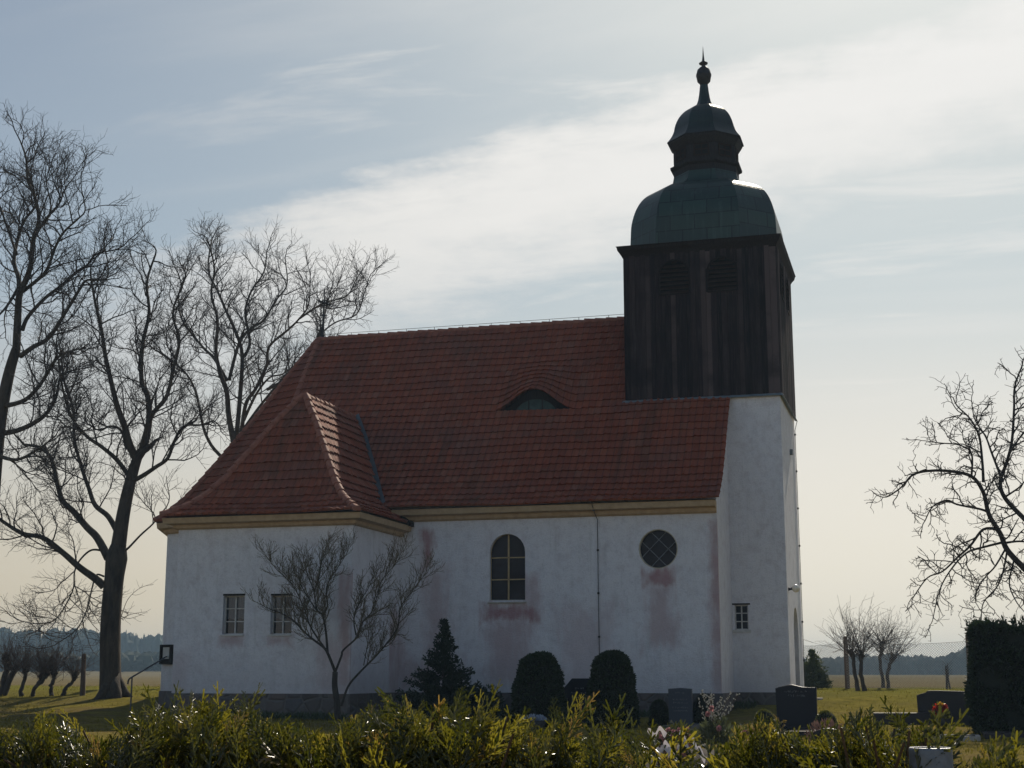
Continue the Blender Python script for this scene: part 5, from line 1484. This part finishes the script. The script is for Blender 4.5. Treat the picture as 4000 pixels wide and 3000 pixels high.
mb = MB(); mb.lathe([(.16, b[2]), (.26, b[2] + .12), (.30, b[2] + .2), (.27, b[2] + .2)], (b[0], b[1]), 16); mb.build('bowl', M['granite_g'], T)
M['paleblue'] = leaf_mat('pale_blue_flowers', (0.30, 0.36, 0.48), (0.48, 0.54, 0.64), (.35, .4, .5), .3, .7, .2, 20)
mb = MB(); P, D = ball_pts(r, 300, b + (0, 0, .18), .28, .15); leaves(mb, P, D, .06, .04, r); mb.build('flowers', M['paleblue'], T)
# stone steps by the tower door
for px0, px1, py, Y, h, lab in [(3187, 3207, 2727, 49.6, .25, 'pale block step nearest the tower corner'), (3200, 3290, 2755, 48.6, .10, 'long flat pale slab lying on the grass before the block step')]:
    x0, x1 = at(px0, py, Y)[0], at(px1, py, Y)[0]; zt = at(px0, py, Y)[2]
    T = thing('stone_step', lab, 'step', ((x0+x1)/2, Y + .4, zt - h), 'stone steps by the tower')
    mb = MB(); mb.box((x0, Y, zt - .6), (x1, Y + .8, zt - .02)); mb.box((x0 - .02, Y - .02, zt - .018), (x1 + .02, Y + .82, zt)); mb.build('slab', M['stepstone'], T)

# ------------------------------------------------------------------ fence, posts, rail, notice board, pipe
M['post'] = simple('weathered_post_wood', (0.06, 0.04, 0.032), (0.12, 0.085, 0.065), 6, 0.85, 0.5, stretch=(5, 5, .6))
M['wire'] = simple('galvanised_wire', (0.22, 0.21, 0.20), (0.32, 0.31, 0.29), 10, 0.5, 0.0, metal=.4)
M['steel'] = simple('dull_steel_rail', (0.05, 0.055, 0.07), (0.10, 0.11, 0.13), 12, 0.45, 0.1, metal=.5)
M['galv'] = simple('galvanised_pipe', (0.13, 0.14, 0.16), (0.24, 0.25, 0.275), 30, 0.5, 0.25, metal=.35, detail=6)
M['paper'] = simple('pale_notice_sheet', (0.45, 0.44, 0.42), (0.55, 0.54, 0.52), 6, 0.8, 0.0)
b = at(3307, 2690, 60.0); b[2] = gz(b[0], 60)
T = thing('chain_link_fence', 'sagging chain link fence on weathered posts behind the pollarded shrubs', 'fence', tuple(b))
pp = [(-6.0, 63.5), (at(3307, 2600, 60)[0], 60.0), (at(3787, 2600, 59)[0], 59.0), (7.0, 58.5)]
hts = [1.85, at(3295, 2487, 60)[2] - gz(0, 60), at(3785, 2480, 59)[2] - gz(0, 59), 2.0]
for (x, y), h in zip(pp, hts):
    mb = MB(); g0 = gz(x, y); lean = -.12 if abs(x - b[0]) < .01 else 0.0
    mb.tube([(x, y, g0 - .2), (x + lean*.5, y, g0 + h*.5), (x + lean, y, g0 + h), (x + lean, y, g0 + h + .02)], [.105, .10, .095, .05], 8); mb.build('post', M['post'], T)
mb = MB(); P_, I_ = [], []
for (xa, ya), (xb, yb) in zip(pp, pp[1:]):
    L = math.hypot(xb-xa, yb-ya); n = int(L/.10); H_ = 1.78
    f = lambda u, z: np.array([xa + (xb-xa)*u, ya + (yb-ya)*u - .11, gz(0, 60) + .05 + z*(1 - .05*math.sin(PI*u))])
    for k in range(-int(H_/.10), n):
        for s in (0, 1):
            u0, z0, u1, z1 = k*.10, 0.0, k*.10 + H_, H_
            if u0 < 0: z0 = -u0; u0 = 0
            if u1 > L: z1 = H_ - (u1 - L); u1 = L
            if z1 - z0 < .05: continue
            pts = [(u0, z0), (u1, z1)] if s == 0 else [(u0, H_ - z0), (u1, H_ - z1)]
            mb.tube([f(pts[0][0]/L, pts[0][1]), f(pts[1][0]/L, pts[1][1])], .0055, 3, cap=False)
    mb.tube([f(q, H_) for q in np.linspace(0, 1, 9)], .006, 4); mb.tube([f(q, .02) for q in np.linspace(0, 1, 9)], .006, 4)
mb.build('mesh_wire', M['wire'], T)
b = at(322, 2722, 50.2); b[2] = gz(b[0], 50.2); t_ = at(328, 2556, 50.2)
T = thing('fence_post', 'lone weathered fence post between the pollarded stumps and the large tree', 'post', tuple(b))
mb = MB(); mb.tube([b - (0, 0, .2), (b + t_)/2, t_, t_ + (0, 0, .03)], [.11, .095, .085, .05], 9); mb.build('post_shaft', M['post'], T)
mb = MB(); mb.tube([t_ - (.1, .05, .2), t_ - (-.1, .05, .2)], .008, 4); mb.build('wire_staple', M['wire'], T)
# hand rail by the apse steps
Y = 44.6
T0 = at(520, 2780, Y); T0[2] = gz(T0[0], Y)
T = thing('handrail', 'bent steel handrail sloping down from the church corner', 'handrail', tuple(T0))
mb = MB(); mb.tube(catmull([at(650, 2565, 46.35), at(637, 2572, Y + 1.2), at(606, 2592, Y + .9), at(560, 2619, Y + .4), at(515, 2645, Y), at(503, 2655, Y - .02), at(499, 2672, Y - .02)], 4), .028, 8); mb.build('rail', M['steel'], T, smooth=True)
mb = MB(); p_ = at(516, 2645, Y); mb.tube([(p_[0], p_[1], T0[2] - .2), p_], .026, 8); mb.build('rail_post', M['steel'], T)
# notice board on the apse wall
va, vb = np.array(av[0]), np.array(av[1]); d_ = (vb - va)/np.linalg.norm(vb - va); n_ = np.array([d_[1], -d_[0]]); n_ = -n_ if n_ @ (np.array([XL, YR]) - va) > 0 else n_
c = va + d_*3.92 + n_*.04
bz0, bz1 = 1.98, 2.60
T = thing('notice_board', 'small brown framed notice board on the white corner of the apse', 'notice board', (*c, bz0))
def board_box(mb, u0, u1, z0, z1, o0, o1):
    B = [c + d_*u0 + n_*o0, c + d_*u1 + n_*o0, c + d_*u1 + n_*o1, c + d_*u0 + n_*o1]
    mb.hexa([(*q, z0) for q in B], [(*q, z1) for q in B])
mb = MB(); board_box(mb, -.27, .27, bz0, bz1, 0, .05); mb.build('backing', M['darkwood'], T)
mb = MB(); board_box(mb, -.30, -.24, bz0 - .03, bz1 + .03, .0, .12); board_box(mb, .24, .30, bz0 - .03, bz1 + .03, .0, .12); board_box(mb, -.24, .24, bz0 - .03, bz0 + .08, .0, .12); board_box(mb, -.24, .24, bz1 - .03, bz1 + .03, .0, .12); mb.build('frame', M['darkwood'], T)
mb = MB(); board_box(mb, -.15, .20, bz0 + .16, bz1 - .06, .051, .056); mb.build('notice_sheet', M['paper'], T)
# pipe post in the foreground
Y = 2.21; p_ = at(3634, 2919, Y); b = (p_[0], p_[1], gz(p_[0], Y))
T = thing('pipe_post', 'open topped grey metal pipe post standing in the near hedge', 'post', b)
mb = MB(); mb.lathe([(.0302, -.1), (.0302, p_[2] - .004), (.0295, p_[2] - .001), (.0280, p_[2]), (.0268, p_[2] - .002), (.0266, p_[2] - .3)], (p_[0], p_[1]), 40); mb.build('pipe', M['galv'], T, smooth=True)
mb = MB(); mb.lathe([(.0310, 1.12), (.0322, 1.122), (.0322, 1.14), (.0310, 1.142)], (p_[0], p_[1]), 32); mb.build('clamp_ring', M['wire'], T)

# ------------------------------------------------------------------ foreground hedge of young arborvitae
def thuja_mat():
    m, t, b, out, pos = mat('arborvitae_scales')
    u = t.sep(t.node('ShaderNodeUVMap').outputs[0])[0]
    n = t.noise(pos, 26, 3, 0.6)
    f = t.math('ADD', t.math('MULTIPLY', t.math('POWER', u, 2.3), 0.78), t.math('MULTIPLY', n, 0.35))
    c = t.ramp(f, [(0.10, (0.030, 0.036, 0.005)), (0.45, (0.070, 0.070, 0.008)), (0.75, (0.125, 0.112, 0.014)), (0.95, (0.16, 0.105, 0.028))])
    t.put(b.inputs['Base Color'], c)
    b.inputs['Roughness'].default_value = 0.33
    b.inputs['Specular IOR Level'].default_value = 0.9
    tl = t.node('ShaderNodeBsdfTranslucent'); t.put(tl.inputs[0], t.ramp(f, [(0.15, (0.055, 0.066, 0.006)), (0.5, (0.17, 0.16, 0.012)), (0.8, (0.36, 0.31, 0.03)), (1.0, (0.36, 0.22, 0.06))]))
    mx = t.node('ShaderNodeMixShader'); mx.inputs[0].default_value = 0.42
    t.l.new(b.outputs[0], mx.inputs[1]); t.l.new(tl.outputs[0], mx.inputs[2]); t.l.new(mx.outputs[0], out.inputs[0])
    return m
M['thuja'] = thuja_mat()
M['thuja_stem'] = simple('reddish_thuja_stem', (0.075, 0.04, 0.02), (0.13, 0.075, 0.038), 40, 0.8, 0.3)
def frond(r, L=.15, nb=13, slim=1.0):
    """flat fern-like spray along +Y: blunt keeled branchlets (p0, p1, w0, w1)"""
    S = []
    bend = r.uniform(-.25, .25); curl = r.uniform(-.3, .15)
    pts = [np.zeros(3)]; d = np.array([0, 1.0, 0])
    m = 8
    for k in range(m):
        d = unit(d + np.array([bend/m, 0, curl/m]) + r.normal(0, .04, 3)); pts.append(pts[-1] + d*L/m)
    for a, b_, k in zip(pts, pts[1:], range(m)): S.append((a, b_, .0046 - .0010*k/m, .0042 - .0010*k/m))
    for k in range(nb):
        f = .10 + .86*k/nb; q = f*m; i = min(int(q), m-1); p = pts[i] + (pts[i+1] - pts[i])*(q - i); t = unit(pts[i+1] - pts[i])
        sd = 1 if k % 2 else -1; s = unit(np.cross(t, (0, 0, 1)))*sd
        ang = R(r.uniform(32, 52)); bd = unit(t*math.cos(ang) + s*math.sin(ang) + np.array([0, 0, r.normal(0, .16)]))
        bl = L*.36*slim*(1 - f*.68)*r.uniform(.65, 1.25)
        p2 = p; dd = bd
        for j in range(3):
            nx = p2 + dd*bl/3; S.append((p2, nx, .0038, .0036 if j < 2 else .0026))
            if bl > .016:
                for sg in ((1, -1) if j else (1,)):
                    if r.random() < .25: continue
                    s2 = unit(np.cross(dd, (0, 0, 1)))*sg; td = unit(dd*.85 + s2*.62 + r.normal(0, .16, 3)); tl = bl*.32*(1 - j*.22)*r.uniform(.5, 1.15)
                    S.append((nx - dd*bl*.12, nx + td*tl, .0034, .0026))
            p2 = nx; dd = unit(dd + t*.14 + r.normal(0, .05, 3))
    A = np.array([x[0] for x in S]); B = np.array([x[1] for x in S]); w0 = np.array([x[2] for x in S])[:, None]; w1 = np.array([x[3] for x in S])[:, None]
    t = unit(B - A); s = unit(np.cross(t, np.array([0, 0, 1.0])) + 0); nrm = np.cross(s, t); tw = r.uniform(-.7, .7, (len(S), 1)); s = unit(s + nrm*tw)
    keel = nrm*.0012
    return np.stack([A - s*w0/2, A + keel, A + s*w0/2, B + s*w1/2 - t*.0004, B + t*.0022 + keel*.5, B - s*w1/2 - t*.0004], 1)   # (n, 6, 3)
_fr = np.random.default_rng(99)
FR = [frond(_fr, 1.0*.15, int(_fr.integers(11, 16))) for _ in range(8)]
SH = [frond(_fr, .17, 11, .62) for _ in range(5)]
def place_fronds(mb, items, uvs, r):
    for F, p, d, sc, roll in items:
        d = unit(np.array(d, float)); a = unit(np.cross(d, (0.13, .99, .05))); b_ = np.cross(a, d)
        x = a*math.cos(roll) + b_*math.sin(roll); z = np.cross(x, d)
        Mx = np.stack([x, d, z], 0)
        V = (F.reshape(-1, 3)*sc) @ Mx + p
        i = mb.verts(V); k = i + np.arange(len(F))[:, None]*6
        mb.faces(np.concatenate([k + np.array([[0, 1, 4, 5]]), k + np.array([[1, 2, 3, 4]])]))
        uvs.append(np.tile([r.random(), .5], (len(V), 1)))
HG = 'young arborvitae hedge plants in the foreground'
TOPX = [-300, 0, 140, 230, 300, 400, 470, 560, 660, 760, 900, 1010, 1100, 1180, 1240, 1300, 1400, 1500, 1620, 1750, 1880, 1960, 2060, 2200, 2330, 2460, 2560, 2640, 2720, 2800, 2900, 3000, 3080, 3160, 3230, 3330, 3450, 3560, 3640, 3720, 3780, 3850, 3930, 4050, 4300]
TOPY = [2830, 2830, 2780, 2795, 2850, 2860, 2820, 2790, 2735, 2730, 2745, 2780, 2810, 2850, 2860, 2825, 2770, 2735, 2745, 2755, 2765, 2800, 2820, 2840, 2855, 2885, 2985, 3020, 2990, 2915, 2845, 2815, 2840, 2860, 2850, 2785, 2770, 2785, 2815, 2870, 2930, 2965, 2955, 2950, 2900]
plants = [(-180, 330, 'first bushy hedge plant at the left edge with low crown'), (560, 700, 'bushiest yellow-green hedge plant in front of the annex windows'), (1560, 640, 'tall rounded hedge plant in front of the dark conifer'), (2240, 430, 'lower hedge plant with wiry shoots before the dome shrubs'),
          (2900, 420, 'hedge plant in front of the silver catkin bouquet'), (3430, 430, 'dense hedge plant beside the grey pipe post'), (4020, 260, 'sparse hedge plant right of the grey pipe post')]
SHOOTS = [[(60, 2850, -.3), (150, 2785, .1), (-40, 2800, 0), (210, 2790, .25)], [(300, 2800, -.6), (590, 2660, -.45), (665, 2655, -.02), (720, 2675, -.3), (822, 2668, .05), (905, 2700, .5), (1000, 2655, .5), (1025, 2690, .45), (470, 2760, -.5), (770, 2700, .2), (1080, 2770, .6)],
          [(1310, 2770, -.5), (1490, 2675, -.75), (1535, 2662, -.5), (1680, 2705, -.35), (1738, 2690, .02), (1760, 2700, .2), (1835, 2672, .45), (1905, 2700, .2), (1985, 2668, .65), (1400, 2775, -.2), (1640, 2740, .3)],
          [(2005, 2750, .1), (2045, 2745, .05), (2178, 2690, -.15), (2312, 2678, .5), (2285, 2752, -.25), (2320, 2728, .75), (2402, 2722, -.1), (2465, 2716, .55), (2495, 2778, .7), (2440, 2800, -.1), (2535, 2815, .05), (2120, 2790, -.3)],
          [(2640, 2830, .0), (2700, 2860, .1), (2790, 2835, -.2), (2920, 2800, .1), (3010, 2790, .15), (3050, 2820, .3), (2860, 2830, -.1), (3110, 2830, .2)],
          [(3270, 2790, -.1), (3330, 2752, -.35), (3350, 2770, .1), (3425, 2728, -.7), (3480, 2780, .2), (3600, 2790, .4), (3700, 2790, .75), (3790, 2782, .8), (3780, 2830, .8), (3540, 2760, .1), (3700, 2850, .5)],
          [(3840, 2900, .1), (3900, 2862, .15), (3950, 2880, .4), (3870, 2920, .3), (3990, 2850, .3)]]
for pi_, (cx_, half, lab) in enumerate(plants):
    r = np.random.default_rng(200 + pi_)
    Yc = 2.32; bx = at(cx_, 2700, Yc)[0]
    T = thing('arborvitae', lab, 'hedge plant', (bx, Yc, gz(bx, Yc)), HG)
    mb, stm = MB(), MB()
    stm.tube([(bx, Yc, -.05), (bx + .01, Yc, .6), (bx, Yc, 1.25), (bx - .01, Yc + .01, 1.46)], [.016, .013, .009, .004], 7)
    items = []
    nvis = int(half*2*0.62)
    for k in range(nvis):
        px = cx_ + half*r.uniform(-1, 1)*r.uniform(.7, 1.08); Yk = Yc - .12 + abs(r.normal(0, .26)); Yk = min(Yk, 3.0)
        ytop = np.interp(px, TOPX, TOPY) + 22*math.sin(px*.019 + pi_) + 16*math.sin(px*.043 + 2*pi_) + 6; py = ytop + abs(r.normal(0, 1))*95 + r.random()**2*130
        clump = math.sin(px*.021 + pi_*1.7) + math.sin(px*.047 + py*.03 + 2) + .8*math.sin(py*.055 - px*.013)
        if clump < -.35 and py > ytop + 30 and r.random() < .88: continue
        if 2480 < px < 2790 and r.random() < .5: continue
        if 3450 < px < 3800 and (py > 2840 or Yk < 2.42): continue
        tip = at(px, py, Yk); sc = r.uniform(.5, 1.0)
        lat = np.clip((px - cx_)/half, -1, 1)*.55
        d = unit(np.array([lat + r.normal(0, .38), r.normal(0, .38), r.uniform(.45, 1.2)]))
        F = FR[r.integers(8)]; items.append((F, tip - d*.15*sc, d, sc, r.uniform(0, 6.28)))
    for k in range(430):   # the unseen lower body, a loose cone
        z = r.uniform(.12, 1.38); rr = .24*(1 - .35*z/1.4); a = r.uniform(0, 6.28); d = unit(np.array([math.cos(a), math.sin(a), r.uniform(.3, 1.2)])); sc = r.uniform(.9, 1.5)
        items.append((FR[r.integers(8)], np.array([bx + math.cos(a)*rr*.5, Yc + math.sin(a)*rr*.5, z]), d, sc, r.uniform(0, 6.28)))
    for k in range(14):
        a = r.uniform(0, 6.28); z0 = r.uniform(.9, 1.3); q = np.array([bx, Yc, z0]); e_ = at(cx_ + half*r.uniform(-.9, .9), np.interp(cx_, TOPX, TOPY) + r.uniform(60, 200), Yc + r.normal(0, .1))
        stm.tube(catmull([q, (q + e_)/2 + r.normal(0, .02, 3), e_], 4), np.linspace(.005, .002, 9), 4, cap=False)
    for (px, py, ln) in SHOOTS[pi_]:
        Yk = Yc + r.uniform(-.12, .10); tip = at(px, py, Yk); d = unit(np.array([ln + r.normal(0, .08), r.normal(0, .2), 1.0])); sc = r.uniform(.62, 1.0)
        if 3440 < px < 3790: Yk = Yc + r.uniform(.1, .3)
        tip = at(px, py, Yk)
        items.append((SH[r.integers(5)], tip - d*.17*sc, d, sc, r.uniform(-.5, .5) + (PI if r.random() < .5 else 0)))
        for m_ in range(2):
            d2 = unit(d + np.array([r.normal(0, .45), r.normal(0, .3), 0])); sc2 = sc*r.uniform(.45, .7); items.append((FR[r.integers(8)], tip - d*.17*sc*r.uniform(.5, .8), d2, sc2*.8, r.uniform(0, 6.28)))
    uvs = []; place_fronds(mb, items, uvs, r)
    stm.build('stem', M['thuja_stem'], T); mb.build('foliage', M['thuja'], T, uvs=uvs)

# ------------------------------------------------------------------ distance: forest, haze
M['forest'] = leaf_mat('far_forest_green', (0.018, 0.028, 0.016), (0.04, 0.05, 0.028), (0.02, 0.03, 0.01), 0.1, 0.8, 0.1, .05)
r = np.random.default_rng(15); mb = MB()
def far_tree(x, y, z, h, w_, kind):
    n = 6; th = np.arange(n)*2*PI/n + r.random()*6
    if kind: prof = [(.42, .06), (.5, .22), (.34, .5), (.16, .8), (.02, 1.0)]
    else: prof = [(.25, .05), (.5, .3), (.52, .6), (.36, .85), (.08, 1.0)]
    ring = [np.stack([x + np.cos(th)*a*w_*r.uniform(.8, 1.2, n), y + np.sin(th)*a*w_*r.uniform(.8, 1.2, n), np.full(n, z + q*h) + r.normal(0, h*.025, n)], -1) for a, q in prof]
    i = mb.verts(np.concatenate(ring)); j = np.arange(n); j2 = (j+1) % n
    for k in range(len(prof)-1): mb.faces(np.stack([i + k*n + j, i + k*n + j2, i + (k+1)*n + j2, i + (k+1)*n + j], -1))
for k in range(2600):
    az = r.uniform(-60, 32); row = r.random(); left = az < -19
    dist = (640 if left else 520) + row*60
    if left: hh = 11.8 + 1.2*math.sin(az*.9) - .06*(az + 36); kind = r.random() < .8
    else:
        hh = np.interp(az, [-19, -10, -4.2, -3.0, -1.2, .2, .5, 1.6, 5, 32], [7.5, 7.5, 6.2, 7.4, 7.7, 6.8, 7.0, 11.2, 12.5, 11]); kind = r.random() < .25
    x, y = math.sin(R(az))*dist, math.cos(R(az))*dist
    h = hh*r.uniform(.82, 1.06); far_tree(x, y, gz(x, y) - .5, h, h*(.3 if kind else .75), kind)
for k in range(700):   # scrub and saplings in front of the wood
    az = r.uniform(-50, -18); dist = 430 + r.normal(0, 6); x, y = math.sin(R(az))*dist, math.cos(R(az))*dist
    h = r.uniform(3.2, 5.6); far_tree(x, y, gz(x, y) - .2, h, h*.9, False)
tag(mb.build('forest', M['forest'], smooth=False), kind='stuff')

hm = bpy.data.materials.new('hazy_air'); hm.use_nodes = True
t = NT(hm.node_tree); t.n.clear()
pv = t.node('ShaderNodeVolumePrincipled'); out = t.node('ShaderNodeOutputMaterial'); t.l.new(pv.outputs[0], out.inputs['Volume'])
pv.inputs['Color'].default_value = (0.55, 0.78, 1.0, 1)
pv.inputs['Density'].default_value = HAZE
pv.inputs['Anisotropy'].default_value = 0.0
mb = MB(); mb.box((-1250, -160, -1.5), (800, 1250, 25.3))
hz = mb.build('haze', hm)
tag(hz, kind='stuff')
